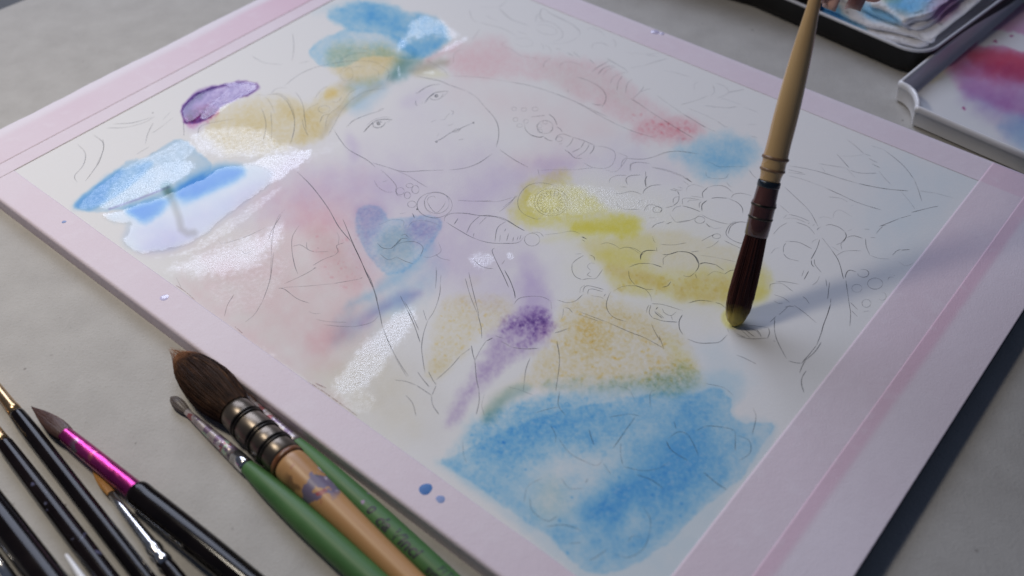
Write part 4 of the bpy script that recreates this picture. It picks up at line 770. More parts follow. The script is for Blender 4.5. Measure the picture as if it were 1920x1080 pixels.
def hairs(name, st, material, root, n=160, hw=.00022, seed=1, ragged=.05):
    """a solid tuft core and strands over it, one mesh"""
    rnd = random.Random(seed); st = dense(st); vs = []; fs = []; seg = 24; core = [(s, r * .93) for s, r in st]
    for s, r in core:
        for k in range(seg):
            an = 2 * math.pi * k / seg; q = r * (1 + .05 * math.sin(an * 9 + 1)); vs.append((s, q * math.cos(an), q * math.sin(an)))
    for i in range(len(core) - 1):
        for k in range(seg): j = (k + 1) % seg; fs.append((i * seg + k, i * seg + j, (i + 1) * seg + j, (i + 1) * seg + k))
    s0, s1 = st[0][0], st[-1][0]; L = s1 - s0
    for _ in range(n):
        an = rnd.uniform(0, 2 * math.pi); k0 = rnd.uniform(.86, 1.03); tip = s0 + L * (rnd.uniform(0, .30) ** 1.3) - (rnd.random() < .3) * L * ragged * rnd.random(); b = len(vs); m = 7; tw = rnd.uniform(-.25, .25); lift = rnd.uniform(0, .05)
        for i in range(m):
            t_ = i / (m - 1); s = s1 + (tip - s1) * t_; r = interp(st, max(s, s0)) * (k0 + lift * math.sin(t_ * 3.1)) ; a = an + tw * t_ * t_; w_ = hw * (1 - .8 * t_)
            cx = np.array([s, r * math.cos(a), r * math.sin(a)]); tx = np.array([0, -math.sin(a), math.cos(a)]); nx = np.array([0, math.cos(a), math.sin(a)])
            for q in (cx - tx * w_, cx + nx * w_ * 1.2, cx + tx * w_): vs.append(tuple(q))
            if i:
                p = b + 3 * (i - 1)
                for e in range(2): fs.append((p + e, p + e + 1, p + e + 4, p + e + 3))
    return link(name, vs, fs, material, root)
def frame(a, d, up=(0, 0, 1)):
    x = Vector(d).normalized(); z = (Vector(up) - x * Vector(up).dot(x)).normalized(); y = z.cross(x)
    return Matrix(((x.x, y.x, z.x, a[0]), (x.y, y.y, z.y, a[1]), (x.z, y.z, z.z, a[2]), (0, 0, 0, 1)))
class Brush:
    def __init__(s, pA, zA, pB, zB, label, group=None):
        s.a, s.d = axis_of(pA, zA, pB, zB) if zB is not None else (pA, zA)
        s.root = empty("paint_brush", None, label, "paintbrush", group, frame(s.a, s.d)); bpy.context.view_layer.update()
    def st(s, lst):
        out = []
        for x, y, w_ in lst:
            q = station(s.a, s.d, x, y); out.append((q, w_ / 2 * depth_of(s.a + s.d * q) / FPX))
        return out
    def px(s, x, y): return station(s.a, s.d, x, y)
def ext(st, *more):
    """continue a handle beyond the frame: (extra length, radius factor)"""
    s, r = st[-1]; return st + [(s + l, r * k) for l, k in more]
GRP = "paintbrushes lying beside the board"

# 1 big mop
b = Brush((335, 668), .0070, (762, 1082), .0062, "fat quill mop brush with dark brown hair and a paint-stained bare wood handle", GRP)
S0 = b.px(541, 872)
WOODT.set(color=stained(WOODT, c0_, [((.16, .13, .20), .55, 100), ((.50, .44, .52), .59, 120), ((.30, .05, .06), .62, 130), ((.09, .11, .13), .62, 110), ((.22, .12, .05), .60, 60)], S0 + .004, S0 + .026)); WOOD = WOODT.m
hairs("bristles", b.st([(333, 666, 8), (340, 674, 36), (352, 686, 58), (372, 706, 76), (395, 727, 85), (418, 749, 79), (440, 771, 62)]), HAIR_MOP.m, b.root, 620, .00020, 3, .16)
lathe("ferrule", b.st([(438, 770, 58), (444, 776, 66), (456, 788, 68), (462, 794, 63), (468, 800, 66), (486, 817, 70), (492, 823, 65), (498, 829, 69), (504, 835, 71), (511, 842, 67), (517, 848, 70), (532, 862, 72), (536, 866, 66)]), FER_MOP, b.root, 40)
for x, y, w_ in ((462, 794, 69), (490, 821, 71), (513, 844, 73)):
    for dx_ in (-2.2, 2.2):
        q = b.st([(x + dx_, y + dx_, w_)])[0]; tr = .00055
        lathe("wire_ring", [(q[0] + tr * math.cos(k * math.pi / 5), q[1] - tr * .6 + tr * math.sin(k * math.pi / 5)) for k in range(5, -1, -1)], WIRE, b.root, 32, False)
lathe("varnish_ring", b.st([(534, 864, 66), (535, 865.5, 71), (539, 869, 72), (542, 872, 68)]), RUST, b.root, 36)
lathe("handle", dense(ext(b.st([(541, 872, 65), (548, 879, 68), (572, 902, 66), (610, 938, 60), (680, 1005, 54), (762, 1082, 51)]), (.03, .95), (.07, .8), (.11, .55), (.135, .25))), WOOD, b.root, 36)

# 2 small green one in front
b = Brush((324, 748), .0022, (690, 1082), .0050, "small brush with grey hair, paint-smeared ferrule and plain green handle left of the mop", GRP)
c = SMEART.b.inputs['Base Color'].links[0].from_socket
SMEART.set(color=stained(SMEART, c, [((.30, .10, .10), .57, 260), ((.36, .50, .36), .62, 160), ((.20, .14, .20), .55, 220), ((.60, .56, .58), .62, 260)], -.01, .05))
hairs("bristles", b.st([(321, 745, 5), (326, 750, 17), (334, 757, 22), (343, 766, 18), (350, 772, 12)]), HAIR_GREY, b.root, 90, .00012, 4)
lathe("ferrule", b.st([(349, 771, 12), (375, 796, 17), (400, 820, 22), (430, 848, 27), (440, 857, 29)]), SMEART.m, b.root)
lathe("ferrule_rim", b.st([(440, 857, 29.5), (458, 874, 31), (462, 878, 30)]), SILVER, b.root)
lathe("handle", dense(ext(b.st([(461, 877, 28), (475, 890, 34), (500, 913, 42), (550, 958, 51), (600, 1003, 55), (690, 1082, 56)]), (.03, .9), (.07, .66), (.12, .4), (.14, .2))), GREENT.m, b.root, 36)

# 3 green round with lettering, between mop and board
b = Brush((470, 752), .0030, (828, 1080), .0046, "green brush with printed lettering, squeezed between the mop brush and the board", GRP)
hairs("bristles", b.st([(432, 716, 3), (445, 728, 12), (465, 747, 16), (478, 759, 14)]), HAIR_DARK, b.root, 60, .00012, 5)
lathe("ferrule", b.st([(478, 759, 15), (520, 797, 21), (551, 826, 25), (557, 831, 26)]), SMEART.m, b.root)
hst = dense(ext(b.st([(556, 830, 25), (575, 848, 31), (620, 888, 39), (700, 961, 46), (765, 1020, 48), (828, 1080, 48)]), (.03, .9), (.07, .66), (.12, .4), (.14, .2)))
c = GREEN2T.b.inputs['Base Color'].links[0].from_socket; q0 = b.px(600, 870)
GREEN2T.set(color=stained(GREEN2T, c, [((.62, .60, .66), .69, 260), ((.36, .22, .42), .69, 240)], q0, q0 + .028))
hd = lathe("handle", hst, GREEN2T.m, b.root, 36)
def lettering(text, s0, hgt, phi0, ys=1, shear=.18, weight=.0):
    cu = bpy.data.curves.new("lettering", 'FONT'); cu.body = text; cu.size = 1.0; cu.shear = shear; cu.offset = weight; cu.resolution_u = 3; cu.space_character = 1.02
    o = bpy.data.objects.new("lettering_source", cu); COL.objects.link(o); bpy.context.view_layer.update()
    me = o.evaluated_get(bpy.context.evaluated_depsgraph_get()).to_mesh()
    bm = bmesh.new(); bm.from_mesh(me); bmesh.ops.triangulate(bm, faces=bm.faces[:]); bmesh.ops.subdivide_edges(bm, edges=[e for e in bm.edges if e.calc_length() > .25], cuts=2)
    vs = []
    for v in bm.verts:
        s = s0 + v.co.x * hgt; r = interp(hst, s) + .00005; an = phi0 + ys * (v.co.y - .35) * hgt / r; vs.append((s, r * math.cos(an), r * math.sin(an)))
    bm.verts.index_update(); fs = [[v.index for v in f.verts] for f in bm.faces]; bm.free()
    bpy.data.objects.remove(o); bpy.data.curves.remove(cu)
    return link("lettering", vs, fs, INK, hd, smooth=False)
M_inv = b.root.matrix_world.inverted()
def phi_view(x, y):
    q = b.px(x, y); cl = M_inv @ Vector(tuple(map(float, CAMP))); return math.atan2(cl.z, cl.y)
ph = phi_view(760, 1015)
E1 = M_inv.to_3x3() @ Vector((float(EU[0]), float(EU[1]), 0.0))            # towards the board: the top of the letters
sgn = 1 if (-math.sin(ph) * E1.y + math.cos(ph) * E1.z) > 0 else -1
def put(text, x, y, hgt, dphi=0, **k): lettering(text, b.px(x, y), hgt, ph + dphi * sgn, sgn, **k)
put("0", 702, 955, .0046, .12, weight=.035); put("da Vinci", 722, 970, .0060, .05, weight=.03, shear=.25); put("syn", 818, 1058, .0040, -.25, weight=.03); put("FIT", 830, 1068, .0040, .45)

# 4 pink ferrule
b = Brush((62, 765), .0040, (452, 1082), .0066, "round brush with a shiny pink metal ferrule, pointed brown hair and black handle", GRP)
c = PINKT.b.inputs['Base Color'].links[0].from_socket; q0 = b.px(122, 814)
PINKT.set(color=stained(PINKT, c, [((.34, .27, .30), .56, 120), ((.70, .16, .22), .60, 120)], q0 + .006, q0 + .04))
hairs("bristles", b.st([(60, 763, 1.5), (68, 770, 9), (80, 780, 20), (98, 795, 30), (112, 806, 32), (124, 816, 28)]), HAIR_DARK, b.root, 240, .00014, 6)
lathe("ferrule", dense(b.st([(122, 814, 29), (150, 837, 32), (200, 878, 35), (240, 910, 37), (256, 923, 38)])), PINKT.m, b.root, 32)
lathe("handle", dense(ext(b.st([(254, 921, 38), (256, 923, 47), (261, 927, 51), (275, 938, 51), (300, 958, 53), (380, 1023, 56), (452, 1082, 56)]), (.03, .95), (.08, .7), (.12, .45), (.15, .2))), BLACKT.m, b.root, 36)
def speck(b, x, y, dphi, r0, mat_):
    q = b.px(x, y); inv = b.root.matrix_world.inverted(); cl = inv @ Vector(CAMP); an = math.atan2(cl.z, cl.y) + dphi
    return q, an
# 5 silver ferrule, under the pink one
b = Brush((176, 884), .0016, (332, 1084), .0026, "thin brush with orange hair and crimped silver ferrule under the pink-ferruled one", GRP)
hairs("bristles", b.st([(173, 880, 2), (185, 896, 13), (198, 912, 17), (209, 926, 15)]), HAIR_ORANGE, b.root, 90, .00012, 7)
lathe("ferrule", b.st([(208, 926, 14), (230, 954, 17), (260, 992, 21), (283, 1021, 25), (287, 1026, 30), (292, 1032, 31), (296, 1038, 27), (300, 1043, 27), (303, 1047, 31), (308, 1053, 32), (312, 1058, 28)]), SILVER, b.root, 32)
lathe("handle", dense(ext(b.st([(312, 1058, 26), (318, 1066, 29), (332, 1084, 31)]), (.02, 1.2), (.06, 1.1), (.11, .6), (.13, .3))), BLACKT.m, b.root)
# 6-8 black handles at the left edge
t = BLACKT; t2 = simple("speckled_black", (.005, .003, .003), (.012, .008, .008), 60, .14, spec=.22)
c = t2.b.inputs['Base Color'].links[0].from_socket; t2.set(color=stained(t2, c, [((.09, .09, .15), .64, 330), ((.14, .14, .20), .70, 420)], .02, .12))
def blackbrush(label, pA, pB, z, handle, ferr, mat_, tail):
    b = Brush(pA, z, pB, z + .0006, label, GRP)
    f = b.st(ferr); s0, r0 = f[0]
    hairs("bristles", [(s0 - .022, .0004), (s0 - .018, r0 * .6), (s0 - .010, r0 * 1.15), (s0 + .001, r0 * .95)], HAIR_DARK, b.root, 80, .00014, 9)
    lathe("ferrule", f, GOLD, b.root); lathe("handle", dense(ext(b.st(handle), *tail)), mat_, b.root, 32); return b
blackbrush("glossy black brush, its gold ferrule just inside the left edge, nearest the pink-ferruled brush", (32, 776), (245, 1050), .0034,
           [(31, 775, 24), (34, 779, 28), (60, 812, 31), (130, 902, 32), (245, 1050, 35), (270, 1082, 36)], [(-35, 690, 17), (-10, 722, 19), (20, 761, 23), (24, 766, 25), (32, 776, 25)], BLACKT.m, [(.03, 1.0), (.08, .7), (.13, .3)])
blackbrush("paint-speckled black brush with gold ferrule, second from the bottom left corner", (10, 833), (195, 1075), .0034,
           [(7, 829, 25), (10, 833, 29), (60, 899, 33), (140, 1003, 37), (200, 1082, 38)], [(-60, 742, 18), (-30, 781, 21), (2, 823, 25), (8, 831, 26)], t2.m, [(.03, 1.0), (.08, .7), (.13, .3)])
blackbrush("thickest glossy black brush, cut by the left edge near the bottom corner", (0, 968), (86, 1080), .0056,
           [(-100, 838, 40), (-60, 890, 52), (0, 968, 57), (86, 1080, 60)], [(-150, 773, 30), (-100, 838, 40)], BLACKT.m, [(.03, 1.0), (.08, .7), (.13, .3)])
# 9 white tapering stick, 10 metal end in the very corner
a, d = axis_of((123, 1039), .0040, (156, 1088), .0052)
rt = empty("thin_stick", None, "slim white stick tip poking in between the black brush handles", "stick", None, frame(a, d))
class _B: pass
def st_(lst): return [(station(a, d, x, y), w_ / 2 * depth_of(a + d * station(a, d, x, y)) / FPX) for x, y, w_ in lst]
q = st_([(123, 1039, 3), (124, 1040.5, 6), (126, 1043, 8.5), (140, 1063, 12), (156, 1088, 16)])
lathe("shaft", ext(q, (.02, 1.3), (.06, 1.4)), WHITE, rt)
lathe("collar", [(q[-1][0] + .06, q[-1][1] * 1.6), (q[-1][0] + .064, q[-1][1] * 1.6)], SILVER, rt)
b = Brush((-8, 1046), .0034, (24, 1092), .0038, "brush with a dull silver ferrule in the extreme bottom left corner", GRP)
lathe("ferrule", b.st([(-40, 1000, 20), (-8, 1046, 23), (24, 1092, 25)]), SILVER, b.root); lathe("handle", ext(b.st([(24, 1092, 27), (40, 1115, 30)]), (.05, 1.1), (.11, .4)), BLACKT.m, b.root)
q0 = b.st([(-40, 1000, 20)])[0]; hairs("bristles", [(q0[0] - .02, .0004), (q0[0] - .01, q0[1]), (q0[0], q0[1] * .95)], HAIR_GREY, b.root, 60, .00014, 11)

# ------------------------------------------------------------------ the brush being used
tip = P(1376, 608, ZB + .0008)
# its axis lies in the plane of the camera and the photographed line, leaning 24 degrees away from the camera
r1 = ray(1528, 0)
dirs = []
for k in range(400):
    s = .02 + k * .0005; p = CAMP + r1 * s * 2; dd = p - tip; L_ = np.linalg.norm(dd); dd /= L_; ground = np.array([tip[0] - CAMP[0], tip[1] - CAMP[1], 0]); ground /= np.linalg.norm(ground)
    dirs.append((abs(math.atan2(dd @ ground, dd[2]) - math.radians(31)), tuple(dd)))
DH = np.array(min(dirs)[1])
b = Brush(tip, DH, None, None, "hand-held quill mop brush with dark wet hair and a pale horn handle, touching the paper")
HB = b
t = simple("wet_hair", (.022, .006, .005), (.085, .026, .018), 300, .25, spec=.3, stretch=(.10, 1, 1)); x = t.n('ShaderNodeSeparateXYZ'); t.lk(t.obj(), x.inputs[0])
c = t.b.inputs['Base Color'].links[0].from_socket
t.set(color=t.mix(t.mr(t.math('ADD', x.outputs[0], t.math('MULTIPLY', t.noise(300, 2), .004)), .0045, .0105, .95, 0), c, (.40, .31, .06))); HAIR_WET = t.m
hairs("bristles", b.st([(1376, 611, 8), (1379, 604, 28), (1383, 592, 40), (1390, 567, 47), (1402, 520, 45), (1414, 470, 41), (1421, 443, 38)]), HAIR_WET, b.root, 260, .00018, 13, .01)
QUILL = simple("dark_quill", (.030, .010, .009), (.085, .032, .026), 110, .16, spec=.6, coat=.4, stretch=(.3, 1, 1)).m
CREAM = simple("horn_lacquer", (.42, .265, .115), (.56, .385, .185), 35, .22, spec=.5, coat=.5, stretch=(.25, 1, 1)).m
lathe("ferrule", b.st([(1421, 443, 41), (1421.5, 441, 44), (1427, 418, 45), (1433, 392, 45), (1436, 381, 47), (1437, 376, 43), (1444, 348, 41), (1446, 341, 40)]), QUILL, b.root, 36)
for x, y, w_ in ((1435, 385, 47), (1429, 409, 46)):
    q = b.st([(x, y, w_)])[0]; lathe("wire_ring", [(q[0] - .0005, q[1] * .97), (q[0] - .0003, q[1] * 1.02), (q[0] + .0003, q[1] * 1.02), (q[0] + .0005, q[1] * .97)], WIRE, b.root, 32, False)
lathe("band", b.st([(1443.5, 352, 41), (1444, 350, 43), (1446, 342, 43), (1446.5, 340, 41)]), simple("dark_blue_band", (.006, .012, .022), (.012, .022, .036), 100, .3).m, b.root, 32)
hd = lathe("handle", dense(ext(b.st([(1446.5, 340, 39), (1449, 330, 40), (1451, 322, 44), (1453, 314, 46), (1455, 305, 45), (1457, 298, 48), (1459, 290, 46), (1464, 268, 45), (1476, 222, 46), (1490, 152, 43), (1506, 85, 36), (1518, 40, 29), (1528, 0, 24)]), (.02, .75), (.05, .5), (.085, .35))), CREAM, b.root, 40)
BROWNRING = simple("brown_thread", (.13, .07, .035), (.24, .14, .07), 300, .4).m
for x, y, w_ in ((1457, 297, 50), (1451.5, 319, 47)):
    q = b.st([(x, y, w_)])[0]; lathe("wire_ring", [(q[0] - .0006, q[1] * .95), (q[0] - .0003, q[1] * 1.02), (q[0] + .0003, q[1] * 1.02), (q[0] + .0006, q[1] * .95)], BROWNRING, b.root, 32, False)

# ------------------------------------------------------------------ white palette
def offs(poly, d):
    """inset a counter-clockwise outline by d"""
    p = np.asarray(poly); a = np.roll(p, 1, 0); c = np.roll(p, -1, 0)
    e1 = p - a; e2 = c - p; e1 /= np.linalg.norm(e1, axis=1)[:, None]; e2 /= np.linalg.norm(e2, axis=1)[:, None]
    n = np.stack([-(e1 + e2)[:, 1], (e1 + e2)[:, 0]], 1); n /= np.linalg.norm(n, axis=1)[:, None]
    co = np.clip((n * np.stack([-e1[:, 1], e1[:, 0]], 1)).sum(1), .5, 1)[:, None]; return p + n * d / co
ZR = .0115
q = lambda x, y: P(x, y, ZR)[:2]
cl = q(1688, 150); le = q(1871, 0); dl = le - cl; dl /= np.linalg.norm(dl)
fr = q(1723, 201); re = q(1920, 286); dr = re - fr; dr /= np.linalg.norm(dr)
notch = [(1691, 147.5), (1687.5, 150), (1688, 153), (1694, 156), (1703, 161), (1711, 168), (1716, 176), (1719, 186), (1719.5, 194), (1718, 198), (1720, 201), (1725, 202)]
notch = smooth_poly([q(*n) for n in notch], 0)
wd, hg = .30, .22
far_l = cl + dl * hg; far_r = fr + dr * wd + dl * hg; near_r = fr + dr * wd
line1 = [far_l + (notch[0] - far_l) * k / 10 for k in range(10)]; line2 = [notch[-1] + (near_r - notch[-1]) * k / 10 for k in range(1, 11)]
OUT = np.array(line1 + list(notch) + line2 + [far_r])
ar = sum(OUT[i - 1][0] * OUT[i][1] - OUT[i][0] * OUT[i - 1][1] for i in range(len(OUT)))
if ar < 0: OUT = OUT[::-1]
pal = empty("palette", (*cl, 0), "white plastic palette with a notched corner and pink and violet paint puddles", "palette"); bpy.context.view_layer.update()
PW = simple("white_plastic", (.76, .76, .78), (.80, .80, .82), 20, .22, spec=.5).m
prof = [(.0012, .0008), (.0004, .0012), (.0003, .0080), (-.0004, .0085), (-.0005, .0105), (.0000, .0114), (.0008, .0117), (.0016, .0113), (.0021, .0100), (.0034, .0045), (.0050, .0028), (.0075, .0024)]
vs = []; fs = []; n = len(OUT)
for dd, z in prof: vs += [(*p_, z) for p_ in offs(OUT, dd)]
for i in range(len(prof) - 1):
    for k in range(n): j = (k + 1) % n; fs.append((i * n + k, i * n + j, (i + 1) * n + j, (i + 1) * n + k))
fs.append(tuple(range(n))[::-1])
o = link("palette_body", vs, fs, PW, pal); o.matrix_parent_inverse = pal.matrix_world.inverted()
s_ = o.modifiers.new("soft", 'EDGE_SPLIT'); s_.split_angle = math.radians(60)
inn = offs(OUT, .0060); x0, y0 = inn.min(0); x1, y1 = inn.max(0); nx_, ny_ = 330, 330
gx, gy = np.meshgrid(np.linspace(x0, x1, nx_), np.linspace(y0, y1, ny_), indexing='ij'); ins = sdist(gx.ravel(), gy.ravel(), inn) < 0
fv = np.stack([gx.ravel(), gy.ravel(), np.full(gx.size, .0026)], 1); fx, fy = proj(fv); pw_ = Washes(fx, fy)
pw_.wash('M', .28, [(1765, 112), (1800, 80), (1850, 40), (1900, 10), (2000, -20), (2100, 100), (2080, 240), (1960, 230), (1880, 205), (1800, 175), (1790, 150), (1770, 130)], 12, 8, 50, .4)
pw_.wash('A', .6, [(1790, 120), (1830, 110), (1960, 140), (2060, 220), (1960, 240), (1860, 210), (1795, 170)], 14, 10, 40, .4)
pw_.wash('R', .5, [(1775, 118), (1800, 98), (1850, 94), (1940, 100), (2050, 120), (2050, 160), (1920, 160), (1850, 150), (1800, 140)], 13, 8, 40, .4)
pw_.wash('V', .16, [(1790, 160), (1860, 190), (1960, 190), (2050, 240), (2000, 290), (1900, 260), (1830, 215)], 26, 10, 30, .5)
pw_.wash('R', .9, [(1810, 96), (1850, 90), (1940, 100), (2060, 118), (2040, 150), (1930, 150), (1870, 140), (1830, 122)], 13, 7, 40, .3)
pw_.wash('M', .4, [(1785, 92), (1835, 50), (1850, 52), (1812, 95), (1795, 112)], 6, 4)
pw_.wash('V', .2, [(1800, 70), (1830, 45), (1845, 50), (1815, 85)], 5, 3)
pw_.wash('B', .28, [(1870, 240), (1905, 215), (1960, 222), (2060, 280), (2060, 340), (1980, 310), (1920, 285)], 16, 8)
pw_.lift(.94, [(1828, 85), (1838, 68), (1858, 58), (1890, 58), (1930, 66), (1960, 84), (1930, 98), (1900, 94), (1880, 84), (1862, 86), (1845, 90)], 3, 3, 14)
pw_.wash('Y', .35, [(1740, 150), (1775, 122), (1782, 130), (1750, 158)], 8, 3)
for (x, y, r) in ((1807, 203, 4), (1866, 77, 4), (1896, 67, 3)): pw_.line('M', 1.6, [(x - 1, y), (x + 2, y + .8)], r, 2)
pw_.line('V', .8, [(1780, 78), (1790, 68)], 5, 4)
keep = ins
t = NT("palette_paint"); t.set(color=t.mix(1.0, (.73, .73, .735), t.attr('pig', 'Color'), 'MULTIPLY'), rough=.2, spec=.5); PALM = t.m
o = grid_obj("painted_floor", fv, nx_, ny_, PALM, pal, keep); o.matrix_parent_inverse = pal.matrix_world.inverted(); set_color(o, 'pig', np.exp(pw_.ln))

# ------------------------------------------------------------------ black tin lid with white inside, folded tissue in it
ZT = .0150
q = lambda x, y, z=ZT: P(x, y, z)[:2]
fa = q(1536, 22); fb = q(1700, 92); df = fb - fa; df /= np.linalg.norm(df); ra = q(1764, 82); rb = q(1836, 0); drr = rb - ra; drr -= df * (drr @ df); drr /= np.linalg.norm(drr)
cor = fa + df * ((ra - fa) @ df + 0.0005); dep = .15; wid = .118
def rrect(c0, ex, ey, w_, h_, r, n=7):
    """rounded rectangle whose near right corner is c0; ex runs along the front to the right, ey to the back"""
    out = []
    for (cx, cy, a0) in ((-r, r, -90), (-r, h_ - r, 0), (-w_ + r, h_ - r, 90), (-w_ + r, r, 180)):
        for k in range(n + 1): an = math.radians(a0 + 90 * k / n); out.append(c0 + ex * (cx + r * math.cos(an)) + ey * (cy + r * math.sin(an)))
    return np.array(out)
tray = empty("paint_box_lid", (*cor, 0), "upturned black tin lid, white inside, lined with folded tissue", "tin lid"); bpy.context.view_layer.update()
TO = rrect(cor, df, drr, wid, dep, .014)
def shell(name, prof, mat_, close_bottom=False, close_top=False):
    vs = []; fs = []; n = len(TO)
    for dd, z in prof: vs += [(*p_, z) for p_ in offs(TO, dd)]
    for i in range(len(prof) - 1):
        for k in range(n): j = (k + 1) % n; fs.append((i * n + k, i * n + j, (i + 1) * n + j, (i + 1) * n + k))
    if close_bottom: fs.append(tuple(range(n))[::-1])
    if close_top: fs.append(tuple((len(prof) - 1) * n + k for k in range(n)))
    o = link(name, vs, fs, mat_, tray); o.matrix_parent_inverse = tray.matrix_world.inverted(); return o
TINB = simple("black_enamel", (.006, .006, .006), (.012, .012, .012), 60, .4, spec=.3).m; TINW = simple("white_enamel", (.62, .63, .68), (.68, .69, .73), 30, .25).m
shell("lid_shell", [(.0035, .0003), (.0015, .0016), (.0006, .0050), (.0002, .0135)], TINB, True)
shell("lid_lining", [(.0002, .0136), (-.0002, .0144), (.0002, .0150), (.0009, .0151), (.0014, .0145), (.0022, .0085), (.0040, .0050), (.0075, .0040)], TINW, False, True)
tis = empty("tissue", (*cor, .004), "crumpled folded paper towel stained blue, ochre and pink lying in the tin lid", "tissue"); bpy.context.view_layer.update()
t = NT("paper_towel"); f = t.noise(420, 3, .6); vo = t.n('ShaderNodeTexVoronoi'); vo.inputs['Scale'].default_value = 520; t.lk(t.obj(), vo.inputs['Vector'])
t.set(color=t.mix(1.0, (.80, .79, .80), t.attr('pig', 'Color'), 'MULTIPLY'), rough=.9, spec=.15); t.bump(t.math('ADD', t.math('MULTIPLY', vo.outputs['Distance'], .8), f), .0005, .8); TOWEL = t.m
def towel(front_px, z0, thick, depth, seed, waves=.0012, skirt=0.0):
    """one fold: a rolled front edge along a pixel path, then a rumpled sheet going back"""
    c = catmull(front_px, 6.0); F = np.array([P(x, y, z0 + thick * .6)[:2] for x, y in c]); nv = 60; na = len(F)
    prof = [(.0010, -thick * .5), (.0002, -thick * .45), (-.0006, -thick * .2), (-.0008, 0.0), (-.0004, thick * .25), (.0006, thick * .42), (.0020, thick * .5)] + [(.0020 + depth * (k / (nv - 8)) ** 1.2, thick * .5) for k in range(1, nv - 6)]
    vs = np.zeros((na, len(prof), 3))
    for j, (dd, h_) in enumerate(prof):
        pt = F + drr * dd; k = np.minimum(1, max(dd, 0) / .01)
        rum = (fbm(pt[:, 0] * 55, pt[:, 1] * 55, seed) - .5) * 2 * waves * (.3 + .7 * k) + (fbm(pt[:, 0] * 190, pt[:, 1] * 190, seed + 2) - .5) * .0010
        vs[:, j, :2] = pt; vs[:, j, 2] = np.maximum(z0 + thick * .5 + h_ + rum + .06 * max(dd, 0) * k, .0044)
    vs = vs.reshape(-1, 3); o = grid_obj("towel_fold", vs, na, len(prof), TOWEL, tis); o.matrix_parent_inverse = tis.matrix_world.inverted()
    X, Y = proj(vs); w_ = Washes(X, Y); w_.seed = seed * 7
    w_.wash('B', 1.0, [(1480, -60), (1560, -10), (1580, 30), (1625, 56), (1610, 66), (1540, 40), (1490, 10)], 8, 6, 30, .4)
    w_.wash('B', .6, [(1605, 0), (1640, 12), (1680, 34), (1690, 44), (1650, 40), (1616, 28)], 8, 5, 30, .4)
    w_.wash('B', .5, [(1640, -40), (1760, -40), (1750, 15), (1700, 30), (1660, 8)], 12, 8, 30, .4)
    w_.wash('B', .28, [(1640, -100), (1740, -100), (1740, 8), (1690, 24), (1655, 6)], 12, 8, 24, .6)
    w_.wash('Y', .55, [(1645, -20), (1690, -20), (1690, 6), (1655, 6)], 9, 5); w_.wash('N', .6, [(1670, 14), (1700, 14), (1706, 34), (1690, 38)], 8, 4)
    w_.wash('A', .55, [(1720, -40), (1820, -40), (1800, 30), (1740, 40), (1730, 0)], 14, 8); w_.wash('M', .22, [(1745, 20), (1790, -10), (1800, 10), (1760, 45)], 8, 5)
    for _ in range(70): x, y = 1545 + random.random() * 220, random.random() * 90; w_.line('K', .7, [(x, y), (x + 1, y + .5)], 1.6, 1.2)
    set_color(o, 'pig', np.exp(w_.ln)); return o
towel([(1490, 12), (1540, 33), (1580, 48), (1620, 62), (1660, 72), (1700, 80), (1724, 86), (1742, 82)], .0045, .0030, .10, 3)
towel([(1500, 0), (1560, 18), (1590, 32), (1630, 48), (1670, 56), (1712, 66), (1748, 76), (1757, 60)], .0078, .0030, .10, 5)
towel([(1560, -8), (1600, 6), (1640, 26), (1670, 37), (1696, 46), (1722, 52), (1745, 44), (1764, 30)], .0112, .0030, .10, 8, .0016)
towel([(1632, -8), (1634, 8), (1652, 13), (1668, 20), (1684, 32), (1696, 42), (1712, 36), (1742, 30), (1756, 18), (1775, 0)], .0145, .0036, .09, 12, .0024)

# ------------------------------------------------------------------ black box at the top edge
bx = empty("black_box", (*P(1420, 20, 0)[:2], 0), "plain black box at the top edge behind the handle of the held brush", "box"); bpy.context.view_layer.update()
ba = P(1322, -10, 0)[:2]; bb = P(1520, 47, 0)[:2]; d1 = bb - ba; d1 /= np.linalg.norm(d1); d2 = np.array([-d1[1], d1[0]])
b0 = ba - d1 * .09; b1 = bb + d1 * .002
o = box_mesh("box_body", [b0, b1, b1 + d2 * .10, b0 + d2 * .10], .0004, .026, TINB, bev=.003); o.parent = bx; o.matrix_parent_inverse = bx.matrix_world.inverted()
o = box_mesh("box_lid", [b0 - d2 * .001 - d1 * .001, b1 - d2 * .001 + d1 * .001, b1 + d2 * .101 + d1 * .001, b0 + d2 * .101 - d1 * .001], .0265, .034, TINB, bev=.0025); o.parent = bx; o.matrix_parent_inverse = bx.matrix_world.inverted()

# ------------------------------------------------------------------ the painter's hand
GR = HB.a + HB.d * (HB.px(1528, 0) + .016)            # where the fingers close on the handle
t = NT("skin"); f1 = t.noise(90, 3); f2 = t.noise(700, 3, .6)
t.set(color=t.ramp(f1, [(.3, (.40, .165, .12)), (.7, (.48, .225, .17))]), rough=.5, spec=.35, sss=.12)
t.b.inputs['Subsurface Radius'].default_value = (.006, .002, .001); t.b.inputs['Subsurface Scale'].default_value = 1.0
t.bump(f2, .0004, .5); SKIN = t.m
NAIL = simple("nail", (.55, .33, .29), (.60, .38, .33), 60, .25).m
